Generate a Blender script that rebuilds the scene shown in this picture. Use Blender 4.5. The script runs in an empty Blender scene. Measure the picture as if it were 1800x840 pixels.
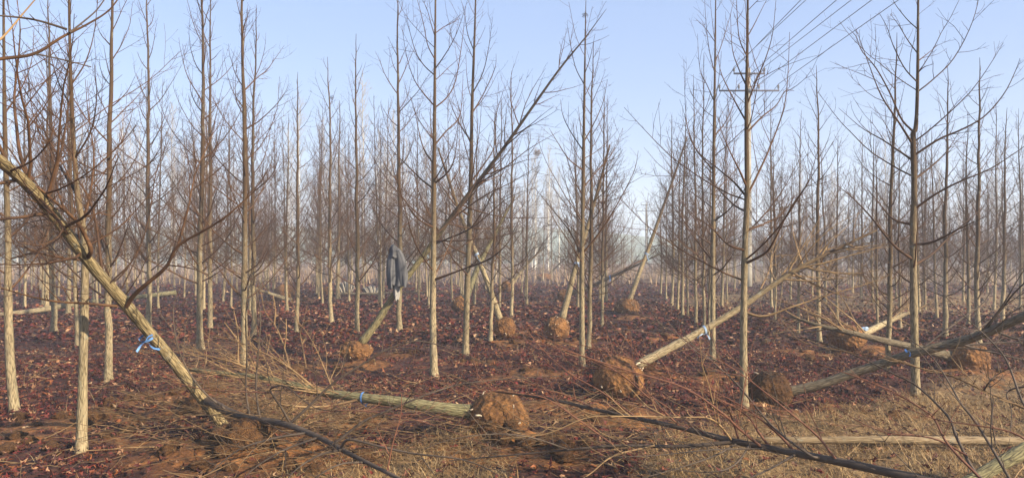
import bpy, math, random
import numpy as np
from mathutils import Vector, Matrix, Quaternion

sc = bpy.context.scene
COL = sc.collection
R = math.radians
rnd = random.Random(11)
nr = np.random.default_rng(11)

# ------------------------------------------------------------------ camera, sky, sun, exposure
F, H, HOR = 1360.0, 1.6, 450.0          # focal length in photo pixels, eye height, horizon row
cam = bpy.data.cameras.new('camera')
cam.sensor_width = 36.0
cam.lens = 36.0 * F / 1800.0
cam.shift_y = (HOR - 420.0) / 1800.0
cam.clip_start, cam.clip_end = 0.05, 3000.0
co = bpy.data.objects.new('camera', cam)
COL.objects.link(co)
co.location = (0, 0, H)
co.rotation_euler = (R(90), 0, 0)
sc.camera = co

SUN_EL, SUN_AZ = 27.0, 122.0             # azimuth clockwise from the view direction
w = bpy.data.worlds.new('World')
sc.world = w
w.use_nodes = True
wn = w.node_tree.nodes
sky = wn.new('ShaderNodeTexSky')
sky.sky_type = 'NISHITA'
sky.sun_disc = False
sky.sun_elevation, sky.sun_rotation = R(SUN_EL), R(SUN_AZ)
sky.air_density, sky.dust_density, sky.ozone_density = 1.0, 0.7, 1.5
wn['Background'].inputs[1].default_value = 0.093
veil = wn.new('ShaderNodeMix'); veil.data_type = 'RGBA'      # even morning veil over the clear sky
veil.inputs['Factor'].default_value = 0.62
veil.inputs['B'].default_value = (1.82, 2.60, 4.55, 1)
w.node_tree.links.new(sky.outputs[0], veil.inputs['A'])
w.node_tree.links.new(veil.outputs['Result'], wn['Background'].inputs[0])
sl = bpy.data.lights.new('sun', 'SUN')
sl.energy, sl.angle, sl.color = 5.0, R(0.6), (1.0, 0.88, 0.70)
so = bpy.data.objects.new('sun', sl)
COL.objects.link(so)
sd = Vector((math.sin(R(SUN_AZ)) * math.cos(R(SUN_EL)), math.cos(R(SUN_AZ)) * math.cos(R(SUN_EL)), math.sin(R(SUN_EL))))
so.rotation_euler = sd.to_track_quat('Z', 'Y').to_euler()
sc.view_settings.view_transform = 'Standard'
sc.view_settings.look = 'None'
sc.view_settings.exposure = 1.22
sc.view_settings.gamma = 1.0
sc.render.engine = 'CYCLES'
sc.cycles.use_denoising = True
sc.cycles.max_bounces = 5
sc.cycles.diffuse_bounces = 2
sc.cycles.volume_bounces = 1
sc.cycles.use_adaptive_sampling = False

# ------------------------------------------------------------------ helpers
def P(px, py, d):
    """the point that lies d metres ahead at photo pixel (px, py)"""
    return np.array(((px - 900.0) * d / F, d, H + (HOR - py) * d / F))

_tab = nr.random((256, 256))
def vn(x, y):
    x = np.asarray(x, float); y = np.asarray(y, float)
    xi = np.floor(x).astype(int); yi = np.floor(y).astype(int)
    fx = x - xi; fy = y - yi
    fx = fx * fx * (3 - 2 * fx); fy = fy * fy * (3 - 2 * fy)
    a = _tab[xi & 255, yi & 255]; b = _tab[(xi + 1) & 255, yi & 255]
    c = _tab[xi & 255, (yi + 1) & 255]; d = _tab[(xi + 1) & 255, (yi + 1) & 255]
    return (a * (1 - fx) + b * fx) * (1 - fy) + (c * (1 - fx) + d * fx) * fy
def fbm(x, y, o=4):
    s = 0; a = .5
    for i in range(o):
        s = s + a * vn(x * 2 ** i + 17.3 * i, y * 2 ** i + 5.1 * i); a *= .5
    return s

def GP(px, py):
    d = F * H / (py - HOR)
    return (px - 900.0) * d / F, d
# patches of dug orange soil: pixel, radius m, strength, mound height m
SOIL = [(170, 738, .45, .9, .03), (335, 720, .35, .9, .10), (365, 685, .3, .9, .06), (420, 800, .6, 1.1, .14), (300, 790, .3, .9, .06), (560, 800, .35, .9, .06), (250, 700, .35, .7, .05), (640, 745, .3, .8, .04), (480, 825, .4, .8, .05),
        (470, 720, .4, .6, .05), (880, 790, .55, 1., .04), (925, 795, .4, .9, .08), (640, 640, .5, .7, .03), (700, 622, .5, .5, .02),
        (905, 600, .5, .9, .05), (930, 660, .45, .7, .06), (985, 825, .3, .8, .03), (1000, 600, .5, .8, .03), (1095, 745, .5, .8, .06),
        (950, 725, .5, .7, .06), (1060, 740, .35, .8, .08), (1150, 660, .5, .7, .05), (1250, 668, .5, .75, .05), (1420, 622, .6, .6, .04),
        (1120, 560, .8, .7, .03), (1180, 600, .7, .5, .05), (1500, 618, .6, .9, .05), (1710, 660, .5, .8, .05), (1350, 725, .4, .5, .06),
        (1290, 730, .4, .4, .03), (1560, 735, .4, .3, .0), (510, 530, 1.3, .8, .06), (820, 545, .9, .6, .05), (600, 525, 1.4, .5, .05),
        (60, 745, .4, .4, .02), (215, 770, .35, .5, .04), (20, 780, .3, .6, .02), (720, 575, .6, .3, .0), (850, 640, .5, .4, .0),
        (1480, 720, .3, .6, .05), (1780, 590, 1.0, .5, .1), (990, 530, .9, .6, .04), (560, 640, .4, .5, .03)]
SOILW = [(*GP(a, b), r, s, h) for a, b, r, s, h in SOIL]
def ground_z(x, y):
    x = np.asarray(x, float); y = np.asarray(y, float)
    near = np.clip(1 - (y - 20) / 60, 0, 1)
    z = (fbm(x * .35 + 40, y * .35 + 40, 3) - .44) * .16 + (fbm(x * 2.3 + 9, y * 2.3 + 3, 3) - .44) * .17 * near
    for sx, sy, r, s, h in SOILW:
        if h:
            q = ((x - sx) ** 2 + (y - sy) ** 2) / (r * r)
            z = z + h * np.exp(-q * 1.6) * (.5 + 1.1 * vn(x * 5.1, y * 5.1))
    return z
def gz(x, y): return float(ground_z(x, y))
def soil_mask(x, y):
    m = np.zeros_like(np.asarray(x, float))
    n = fbm(np.asarray(x) * 3.1 + 2, np.asarray(y) * 3.1 + 7, 4)
    for sx, sy, r, s, h in SOILW:
        q = ((x - sx) ** 2 + (y - sy) ** 2) / (r * r)
        m = np.maximum(m, s * np.exp(-q * 1.1))
    return np.clip((m * 1.55 + n * 1.4 - .88) * 2.8, 0, 1)
def straw_mask(x, y):
    x = np.asarray(x, float); y = np.asarray(y, float)
    px = 900 + F * x / np.maximum(y, .5); py = HOR + F * H / np.maximum(y, .5)
    n = fbm(x * .9 + 30, y * .9 + 11, 4)
    a = np.clip((py - (728 - np.clip((px - 1250) / 550, 0, 1) * 100)) / 50, 0, 1) * np.clip((px - 1080) / 220, 0, 1)
    b = np.exp(-((px - 790) / 130) ** 2) * np.clip((py - 745) / 50, 0, 1)
    c = np.clip((px - 1400) / 90, 0, 1) * np.exp(-((py - 535) / 24) ** 2) * .9
    e = np.clip((y - 26) / 30, 0, 1) * (.45 + .55 * np.clip((px - 1050) / 300, 0, 1))
    f = np.exp(-((px - 1290) / 150) ** 2) * np.exp(-((py - 530) / 25) ** 2) * .7
    g = np.exp(-((px - 520) / 190) ** 2) * np.clip((py - 680) / 60, 0, 1) * .48
    m = np.maximum.reduce([a, b, c, e, f, g])
    return np.clip((m * 1.6 + n * 1.7 - 1.38) * 2.0, 0, 1)

def mkmesh(name, V, Q=None, T=None):
    me = bpy.data.meshes.new(name)
    V = np.asarray(V, np.float32)
    me.vertices.add(len(V)); me.vertices.foreach_set('co', V.ravel())
    idx = []; tot = []
    if Q is not None and len(Q): idx.append(np.asarray(Q).ravel()); tot.append(np.full(len(Q), 4))
    if T is not None and len(T): idx.append(np.asarray(T).ravel()); tot.append(np.full(len(T), 3))
    idx = np.concatenate(idx).astype(np.int32); tot = np.concatenate(tot).astype(np.int32)
    me.loops.add(len(idx)); me.loops.foreach_set('vertex_index', idx)
    me.polygons.add(len(tot))
    st = np.zeros(len(tot), np.int32); st[1:] = np.cumsum(tot)[:-1]
    me.polygons.foreach_set('loop_start', st)
    me.polygons.foreach_set('use_smooth', np.ones(len(tot), bool))
    me.update(calc_edges=True)
    return me

class MB:
    def __init__(s): s.V = []; s.Q = []; s.T = []; s.B = []; s.n = 0
    def tube(s, pts, rad, n=5, cap=False, rough=0.0):
        pts = np.asarray(pts, float); rad = np.asarray(rad, float)
        t = np.gradient(pts, axis=0); t /= np.linalg.norm(t, axis=1)[:, None] + 1e-9
        m = t.mean(0); ref = np.eye(3)[np.argmin(np.abs(m))]
        u = np.cross(ref, t); u /= np.linalg.norm(u, axis=1)[:, None] + 1e-9
        v = np.cross(t, u)
        a = np.arange(n) * 2 * math.pi / n
        ca, sa = np.cos(a), np.sin(a)
        rr = rad[:, None] * np.ones(n)
        if rough: rr = rr * (1 + rough * (nr.random(rr.shape) - .5))
        ring = pts[:, None] + rr[..., None] * (ca[None, :, None] * u[:, None] + sa[None, :, None] * v[:, None])
        k = len(pts)
        L = np.concatenate([[0], np.cumsum(np.linalg.norm(np.diff(pts, axis=0), axis=1))])
        r0 = max(rad[0], .02)
        s.B.append(np.stack([np.broadcast_to(ca * r0, (k, n)), np.broadcast_to(sa * r0, (k, n)), np.broadcast_to(L[:, None], (k, n))], -1).reshape(-1, 3))
        s.V.append(ring.reshape(-1, 3))
        i = np.arange(k - 1)[:, None] * n; j = np.arange(n)[None]; j2 = (j + 1) % n
        s.Q.append(np.stack([i + j, i + j2, i + n + j2, i + n + j], -1).reshape(-1, 4) + s.n)
        s.n += k * n
        if cap:
            for e, c in ((0, pts[0]), (k - 1, pts[-1])):
                s.V.append(c[None]); s.B.append(np.array([[0, 0, L[e]]]))
                b = s.n - k * n - (1 if e else 0) + e * n
                jj = np.arange(n); j3 = (jj + 1) % n
                f = np.stack([np.full(n, s.n), b + (j3 if e == 0 else jj), b + (jj if e == 0 else j3)], -1)
                s.T.append(f); s.n += 1
    def raw(s, V, Q=None, T=None):
        V = np.asarray(V, float); s.V.append(V); s.B.append(V.copy())
        if Q is not None: s.Q.append(np.asarray(Q) + s.n)
        if T is not None: s.T.append(np.asarray(T) + s.n)
        s.n += len(V)
    def box(s, c, h, rot=None):
        V = np.array([[x, y, z] for x in (-1, 1) for y in (-1, 1) for z in (-1, 1)], float) * h
        if rot is not None: V = V @ np.array(rot).T
        s.raw(V + np.asarray(c), [[0, 1, 3, 2], [4, 6, 7, 5], [0, 4, 5, 1], [2, 3, 7, 6], [0, 2, 6, 4], [1, 5, 7, 3]])
    def mesh(s, name, mat, off=(0, 0, 0)):
        me = mkmesh(name, np.concatenate(s.V) - np.asarray(off, float), np.concatenate(s.Q) if s.Q else None, np.concatenate(s.T) if s.T else None)
        at = me.attributes.new('bk', 'FLOAT_VECTOR', 'POINT')
        at.data.foreach_set('vector', np.concatenate(s.B).astype(np.float32).ravel())
        me.materials.append(mat)
        return me
    def build(s, name, mat, parent=None, off=(0, 0, 0)): return link(name, s.mesh(name, mat, off), parent)

def link(name, me, parent=None):
    o = bpy.data.objects.new(name, me); COL.objects.link(o)
    if parent is not None: o.parent = parent
    return o
def tag(o, label=None, cat=None, group=None, kind=None):
    if label: o['label'] = label
    if cat: o['category'] = cat
    if group: o['group'] = group
    if kind: o['kind'] = kind
    return o
def thing(name, loc, label, cat, group=None):
    o = bpy.data.objects.new(name, None); COL.objects.link(o); o.location = loc
    o.empty_display_size = .2
    return tag(o, label, cat, group)

# ------------------------------------------------------------------ materials
def mat(name, rough=.85):
    m = bpy.data.materials.new(name); m.use_nodes = True
    b = m.node_tree.nodes['Principled BSDF']
    b.inputs['Roughness'].default_value = rough
    b.inputs['Specular IOR Level'].default_value = .25
    return m, m.node_tree, b
def nd(nt, t, **kw):
    n = nt.nodes.new(t)
    for k, v in kw.items():
        if k.startswith('i_'): n.inputs[k[2:].replace('_', ' ')].default_value = v
        else: setattr(n, k, v)
    return n
def ramp(nt, src, stops):
    n = nt.nodes.new('ShaderNodeValToRGB')
    e = n.color_ramp.elements
    while len(e) < len(stops): e.new(.5)
    for q, (p, c) in zip(e, stops): q.position = p; q.color = (*c, 1)
    nt.links.new(src, n.inputs[0]); return n
def mixc(nt, fac, a, b, mode='MIX'):
    n = nt.nodes.new('ShaderNodeMix'); n.data_type = 'RGBA'; n.blend_type = mode
    for s, v in ((n.inputs['Factor'], fac), (n.inputs['A'], a), (n.inputs['B'], b)):
        if isinstance(v, (int, float)): s.default_value = v
        elif isinstance(v, tuple): s.default_value = (*v, 1)
        else: nt.links.new(v, s)
    return n.outputs['Result']

def bark_mat(name, pale, mid, dark, upper, z0, z1, sx=26, bump=.5):
    """furrowed bark; smoother olive-brown young bark, with branch shade painted in, higher up the stem (z0..z1 metres along it)"""
    m, nt, b = mat(name)
    at = nd(nt, 'ShaderNodeAttribute', attribute_name='bk')
    mp = nd(nt, 'ShaderNodeMapping'); mp.inputs['Scale'].default_value = (1, 1, .2)
    nt.links.new(at.outputs['Vector'], mp.inputs[0])
    oi = nd(nt, 'ShaderNodeObjectInfo')
    add = nd(nt, 'ShaderNodeVectorMath', operation='ADD'); cv = nd(nt, 'ShaderNodeCombineXYZ')
    mul = nd(nt, 'ShaderNodeMath', operation='MULTIPLY'); mul.inputs[1].default_value = 7.0
    nt.links.new(oi.outputs['Random'], mul.inputs[0]); nt.links.new(mul.outputs[0], cv.inputs[0])
    nt.links.new(mp.outputs[0], add.inputs[0]); nt.links.new(cv.outputs[0], add.inputs[1])
    n1 = nd(nt, 'ShaderNodeTexNoise', i_Scale=sx * 2.6, i_Detail=5.0, i_Roughness=.6, i_Distortion=.6)
    n2 = nd(nt, 'ShaderNodeTexNoise', i_Scale=sx * .45, i_Detail=3.0)
    vo = nd(nt, 'ShaderNodeTexVoronoi', feature='DISTANCE_TO_EDGE', i_Scale=sx * 2.0)
    for n in (n1, n2, vo): nt.links.new(add.outputs[0], n.inputs['Vector'])
    mr = nd(nt, 'ShaderNodeMath', operation='MULTIPLY_ADD'); mr.inputs[1].default_value = 1.4; 
    nt.links.new(vo.outputs['Distance'], mr.inputs[0])
    nt.links.new(n1.outputs[0], mr.inputs[2])
    r1 = ramp(nt, mr.outputs[0], [(.38, dark), (.52, mid), (.72, pale), (.95, tuple(min(1, c * 1.25) for c in pale))])
    r2 = ramp(nt, n2.outputs[0], [(.3, (.72, .72, .66)), (.7, (1.1, 1.06, 1.0))])
    c = mixc(nt, 1.0, r1.outputs[0], r2.outputs[0], 'MULTIPLY')
    sp = nd(nt, 'ShaderNodeSeparateXYZ'); nt.links.new(at.outputs['Vector'], sp.inputs[0])
    g = nd(nt, 'ShaderNodeMapRange'); g.inputs[1].default_value = z0; g.inputs[2].default_value = z1
    nt.links.new(sp.outputs[2], g.inputs[0])
    up = mixc(nt, n1.outputs[0], tuple(x * .5 for x in upper), tuple(x * 1.5 for x in upper))
    c2 = mixc(nt, g.outputs[0], c, up)  # dark upper stem: young bark tone plus branch shade put into the colour
    kn = nd(nt, 'ShaderNodeTexVoronoi', i_Scale=5.5); kmp = nd(nt, 'ShaderNodeMapping'); kmp.inputs['Scale'].default_value = (1, 1, 4.0)
    nt.links.new(add.outputs[0], kmp.inputs[0]); nt.links.new(kmp.outputs[0], kn.inputs['Vector'])
    kr = ramp(nt, kn.outputs['Distance'], [(.06, (.35, .32, .3)), (.13, (1.12, 1.1, 1.05)), (.2, (1, 1, 1))])
    c2 = mixc(nt, .85, c2, kr.outputs[0], 'MULTIPLY')
    li = nd(nt, 'ShaderNodeTexNoise', i_Scale=9.0, i_Detail=6.0, i_Roughness=.7); nt.links.new(at.outputs['Vector'], li.inputs['Vector'])
    lr_ = ramp(nt, li.outputs[0], [(.58, (0, 0, 0)), (.66, (.5, .5, .5))])
    c2 = mixc(nt, lr_.outputs[0], c2, tuple(x * .9 for x in (pale[0], pale[0] * .98, pale[0] * .72)))
    hv = nd(nt, 'ShaderNodeHueSaturation'); vr = nd(nt, 'ShaderNodeMapRange'); vr.inputs[3].default_value = .78; vr.inputs[4].default_value = 1.18
    nt.links.new(oi.outputs['Random'], vr.inputs[0]); nt.links.new(vr.outputs[0], hv.inputs['Value']); nt.links.new(c2, hv.inputs['Color'])
    nt.links.new(hv.outputs[0], b.inputs['Base Color'])
    bp = nd(nt, 'ShaderNodeBump'); bp.inputs['Strength'].default_value = bump; bp.inputs['Distance'].default_value = .01
    nt.links.new(mr.outputs[0], bp.inputs['Height']); nt.links.new(bp.outputs[0], b.inputs['Normal'])
    return m
def twig_mat(name, a, c, sc_=9):
    m, nt, b = mat(name, .7)
    g = nd(nt, 'ShaderNodeNewGeometry'); oi = nd(nt, 'ShaderNodeObjectInfo')
    n = nd(nt, 'ShaderNodeTexNoise', i_Scale=float(sc_), i_Detail=2.0)
    nt.links.new(g.outputs['Position'], n.inputs['Vector'])
    ad = nd(nt, 'ShaderNodeMath', operation='MULTIPLY_ADD'); ad.inputs[1].default_value = .35
    nt.links.new(oi.outputs['Random'], ad.inputs[0]); nt.links.new(n.outputs[0], ad.inputs[2])
    r = ramp(nt, ad.outputs[0], [(.35, a), (.95, c)])
    nt.links.new(r.outputs[0], b.inputs['Base Color'])
    return m
def soil_mat(name, tint=1.0):
    m, nt, b = mat(name, .95)
    tc = nd(nt, 'ShaderNodeTexCoord'); oi = nd(nt, 'ShaderNodeObjectInfo')
    ad = nd(nt, 'ShaderNodeVectorMath', operation='ADD')
    nt.links.new(tc.outputs['Object'], ad.inputs[0])
    cv = nd(nt, 'ShaderNodeCombineXYZ'); mu = nd(nt, 'ShaderNodeMath', operation='MULTIPLY'); mu.inputs[1].default_value = 13.0
    nt.links.new(oi.outputs['Random'], mu.inputs[0]); nt.links.new(mu.outputs[0], cv.inputs[0]); nt.links.new(cv.outputs[0], ad.inputs[1])
    n1 = nd(nt, 'ShaderNodeTexNoise', i_Scale=6.0, i_Detail=8.0, i_Roughness=.65)
    n2 = nd(nt, 'ShaderNodeTexNoise', i_Scale=38.0, i_Detail=6.0, i_Roughness=.7)
    vo = nd(nt, 'ShaderNodeTexVoronoi', i_Scale=24.0)
    for n in (n1, n2, vo): nt.links.new(ad.outputs[0], n.inputs['Vector'])
    t = tint
    r = ramp(nt, n1.outputs[0], [(.32, (.05 * t, .025 * t, .012 * t)), (.46, (.14 * t, .066 * t, .024 * t)), (.60, (.235 * t, .11 * t, .035 * t)), (.75, (.30 * t, .17 * t, .075 * t))])
    r2 = ramp(nt, n2.outputs[0], [(.32, (.45, .42, .4)), (.62, (1.12, 1.1, 1.08))])
    c = mixc(nt, .85, r.outputs[0], r2.outputs[0], 'MULTIPLY')
    nt.links.new(c, b.inputs['Base Color'])
    h = nd(nt, 'ShaderNodeMath', operation='ADD')
    nt.links.new(n2.outputs[0], h.inputs[0]); nt.links.new(vo.outputs['Distance'], h.inputs[1])
    bp = nd(nt, 'ShaderNodeBump'); bp.inputs['Strength'].default_value = .9; bp.inputs['Distance'].default_value = .03
    nt.links.new(h.outputs[0], bp.inputs['Height']); nt.links.new(bp.outputs[0], b.inputs['Normal'])
    return m
def attr_mat(name, rough=.8, trans=0.0):
    """colour from the per-piece attribute 'tone' (own colour of each leaf or blade)"""
    m, nt, b = mat(name, rough)
    a = nd(nt, 'ShaderNodeAttribute', attribute_name='tone')
    nt.links.new(a.outputs['Color'], b.inputs['Base Color'])
    return m
def plain(name, c, rough=.7, var=.25, s=12.0):
    m, nt, b = mat(name, rough)
    g = nd(nt, 'ShaderNodeNewGeometry'); n = nd(nt, 'ShaderNodeTexNoise', i_Scale=s, i_Detail=4.0)
    nt.links.new(g.outputs['Position'], n.inputs['Vector'])
    r = ramp(nt, n.outputs[0], [(.3, tuple(x * (1 - var) for x in c)), (.7, tuple(min(1, x * (1 + var)) for x in c))])
    nt.links.new(r.outputs[0], b.inputs['Base Color'])
    return m

M_BARK = bark_mat('bark_nursery', (.31, .245, .145), (.19, .145, .08), (.05, .035, .02), (.075, .044, .021), .9, 2.8)
M_BARK2 = bark_mat('bark_leaning', (.27, .205, .105), (.15, .11, .05), (.028, .019, .01), (.09, .06, .032), 3.4, 5.5, sx=20, bump=.9)
M_BARKG = bark_mat('bark_mossy', (.20, .175, .09), (.115, .097, .048), (.03, .024, .013), (.075, .052, .028), 2.2, 4.5, sx=22, bump=.8)
M_BARKJ = bark_mat('bark_jacket_tree', (.22, .185, .09), (.125, .10, .048), (.03, .022, .012), (.045, .028, .016), 1.3, 2.4, sx=22, bump=.8)
M_BARKD = bark_mat('bark_dark', (.16, .125, .08), (.095, .072, .045), (.03, .022, .014), (.05, .035, .022), 2.5, 5, sx=22, bump=.8)
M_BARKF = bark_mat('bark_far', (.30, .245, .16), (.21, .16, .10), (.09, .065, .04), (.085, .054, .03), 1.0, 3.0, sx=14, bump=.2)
M_POPLAR = bark_mat('bark_poplar', (.62, .60, .54), (.54, .51, .45), (.30, .27, .23), (.42, .38, .32), 4, 12, sx=6, bump=.1)
M_LIMB = twig_mat('limb_brown', (.022, .010, .005), (.115, .054, .021))
M_TWIGR = twig_mat('twig_red', (.085, .03, .018), (.20, .085, .045))
M_STRAWTWIG = twig_mat('twig_straw', (.085, .045, .02), (.34, .215, .095), 7)
M_DARKLIMB = twig_mat('limb_dark', (.026, .017, .012), (.11, .078, .053), 6)
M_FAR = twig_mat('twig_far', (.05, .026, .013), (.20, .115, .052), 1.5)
M_POPTWIG = twig_mat('twig_poplar', (.20, .16, .12), (.36, .31, .25), 1.0)
M_SOIL = soil_mat('orange_soil'); M_BALL = soil_mat('rootball_soil', 1.18)
M_LEAF = attr_mat('leaf_litter', .62); M_GRASS = attr_mat('dry_grass', .75)
M_ROOT = plain('cut_root', (.46, .36, .24), .7)
M_BALLD = soil_mat('rootball_soil_shaded', .45)  # root ball soil darkened, shade on the half-hidden ball put into its colour
M_RIBBON = plain('ribbon_blue', (.10, .22, .44), .6, .4, 60)
M_RIBBONW = plain('ribbon_white', (.26, .34, .44), .5, .12)
M_JACKET = plain('grey_cloth', (.095, .092, .092), .9, .3, 9)
M_LINING = plain('pale_lining', (.26, .24, .21), .9, .15, 9)
M_CONC = plain('concrete', (.27, .245, .195), .9, .25, 3)
M_STEEL = plain('steel_arm', (.055, .05, .06), .6, .1, 3)
M_PORC = plain('porcelain', (.16, .15, .15), .4, .1)
M_WIRE = plain('wire', (.035, .045, .045), .5, .1)
M_SHEATH = plain('pale_sheath', (.40, .34, .25), .7, .2, 6)

# ------------------------------------------------------------------ the setting: ground, hill, haze
def axis(lo, hi, a, b, step, g=1.12):
    v = list(np.arange(a, b, step)); s = step
    while v[-1] < hi: s *= g; v.append(v[-1] + s)
    s = step; pre = [a]
    while pre[-1] > lo: s *= g; pre.append(pre[-1] - s)
    return np.array(pre[:0:-1] + v)
gx = axis(-340, 340, -11, 11, .085); gy = axis(-60, 420, 3.0, 15, .085, 1.06)
X, Y = np.meshgrid(gx, gy)
Z = ground_z(X, Y)
nx_, ny_ = len(gx), len(gy)
ii = (np.arange(ny_ - 1)[:, None] * nx_ + np.arange(nx_ - 1)[None]).ravel()
gm = mkmesh('ground', np.stack([X, Y, Z], -1).reshape(-1, 3), np.stack([ii, ii + 1, ii + nx_ + 1, ii + nx_], -1))
ca = gm.color_attributes.new('cover', 'FLOAT_COLOR', 'POINT')
sm, tm = soil_mask(X, Y).ravel(), straw_mask(X, Y).ravel()
ca.data.foreach_set('color', np.stack([sm, tm, 0 * sm, 1 + 0 * sm], -1).astype(np.float32).ravel())
m, nt, b = mat('ground', .95)
tc = nd(nt, 'ShaderNodeNewGeometry'); at = nd(nt, 'ShaderNodeAttribute', attribute_name='cover')
sp = nd(nt, 'ShaderNodeSeparateColor'); nt.links.new(at.outputs['Color'], sp.inputs[0])
v1 = nd(nt, 'ShaderNodeTexVoronoi', i_Scale=11.0); n1 = nd(nt, 'ShaderNodeTexNoise', i_Scale=1.1, i_Detail=8.0, i_Roughness=.65)
n2 = nd(nt, 'ShaderNodeTexNoise', i_Scale=24.0, i_Detail=6.0, i_Roughness=.7); n3 = nd(nt, 'ShaderNodeTexNoise', i_Scale=5.0, i_Detail=7.0, i_Roughness=.65)
for n in (v1, n1, n2, n3): nt.links.new(tc.outputs['Position'], n.inputs['Vector'])
s2 = nd(nt, 'ShaderNodeSeparateColor'); nt.links.new(v1.outputs['Color'], s2.inputs[0])
leafc = ramp(nt, s2.outputs[0], [(0, (.018, .006, .005)), (.35, (.045, .013, .009)), (.7, (.08, .024, .014)), (1, (.16, .075, .042))])
leafc2 = mixc(nt, n1.outputs[0], leafc.outputs[0], (.042, .014, .009))
soilc = ramp(nt, n3.outputs[0], [(.33, (.05, .024, .012)), (.47, (.17, .070, .022)), (.62, (.33, .138, .038)), (.8, (.36, .19, .08))])
soilc2 = mixc(nt, .7, soilc.outputs[0], ramp(nt, n2.outputs[0], [(.35, (.45, .42, .4)), (.65, (1.1, 1.08, 1.05))]).outputs[0], 'MULTIPLY')
strawc = ramp(nt, n2.outputs[0], [(.32, (.07, .038, .02)), (.52, (.20, .125, .055)), (.75, (.36, .245, .11))])
c = mixc(nt, sp.outputs[1], leafc2, strawc.outputs[0]); c = mixc(nt, sp.outputs[0], c, soilc2)
nt.links.new(c, b.inputs['Base Color'])
hh = nd(nt, 'ShaderNodeMath', operation='ADD'); nt.links.new(v1.outputs['Distance'], hh.inputs[0]); nt.links.new(n2.outputs[0], hh.inputs[1])
bp = nd(nt, 'ShaderNodeBump'); bp.inputs['Strength'].default_value = .8; bp.inputs['Distance'].default_value = .05
nt.links.new(hh.outputs[0], bp.inputs['Height']); nt.links.new(bp.outputs[0], b.inputs['Normal'])
gm.materials.append(m)
tag(link('ground', gm), 'flat nursery field strewn with purple brown leaves and patches of orange soil', kind='structure')

# low green hill far behind the trees
hx = np.linspace(-320, 320, 120); hy = np.linspace(150, 400, 24)
X, Y = np.meshgrid(hx, hy)
Z = -.6 + 9 * np.clip((Y - 150) / 120, 0, 1) ** 1.2 * (.45 + 1.0 * vn(X / 70 + 3, Y / 400 + 8)) + .8 * vn(X / 9, Y / 9) * np.clip((Y - 150) / 60, 0, 1)
ii = (np.arange(23)[:, None] * 120 + np.arange(119)[None]).ravel()
hm = mkmesh('hill', np.stack([X, Y, Z], -1).reshape(-1, 3), np.stack([ii, ii + 1, ii + 121, ii + 120], -1))
hm.materials.append(plain('hill_grass', (.13, .16, .085), .95, .45, .12))
tag(link('hill', hm), 'low pale green hill far behind the tree rows', kind='structure')

hz = MB(); hz.box((0, 180, 11.5), (338, 238, 12.8))
m = bpy.data.materials.new('haze_air'); m.use_nodes = True; nt = m.node_tree
nt.nodes.remove(nt.nodes['Principled BSDF'])
pv = nt.nodes.new('ShaderNodeVolumePrincipled')
pv.inputs['Color'].default_value = (.86, .92, 1.0, 1); pv.inputs['Density'].default_value = .0030; pv.inputs['Anisotropy'].default_value = .0
nt.links.new(pv.outputs[0], nt.nodes['Material Output'].inputs['Volume'])
tag(hz.build('haze', m), 'thin pale morning haze lying over the whole field', kind='stuff')

# ------------------------------------------------------------------ growing limbs and twigs
UP = np.array((0, 0, 1.0))
def unit(v): return v / (np.linalg.norm(v) + 1e-9)
def rv(): return nr.normal(size=3)
def grow(p, d, L, k, up, gain, jit):
    pts = [p]; d = unit(d)
    for i in range(k):
        d = unit(d + up * (gain / k) + rv() * jit)
        p = p + d * (L / k); pts.append(p)
    return np.array(pts)
def perp(t):
    v = rv(); v -= t * v.dot(t); return unit(v)
def smooth(pts, k):
    """resample a polyline with a Catmull-Rom curve"""
    pts = np.asarray(pts, float)
    if len(pts) < 3: 
        s = np.linspace(0, 1, k)[:, None]; return pts[0] * (1 - s) + pts[-1] * s
    e = np.concatenate([[2 * pts[0] - pts[1]], pts, [2 * pts[-1] - pts[-2]]])
    out = []
    for u in np.linspace(0, len(pts) - 1 - 1e-6, k):
        i = int(u); f = u - i; a, b_, c_, d_ = e[i:i + 4]
        out.append(.5 * (2 * b_ + (c_ - a) * f + (2 * a - 5 * b_ + 4 * c_ - d_) * f * f + (3 * b_ - a - 3 * c_ + d_) * f ** 3))
    return np.array(out)
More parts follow.
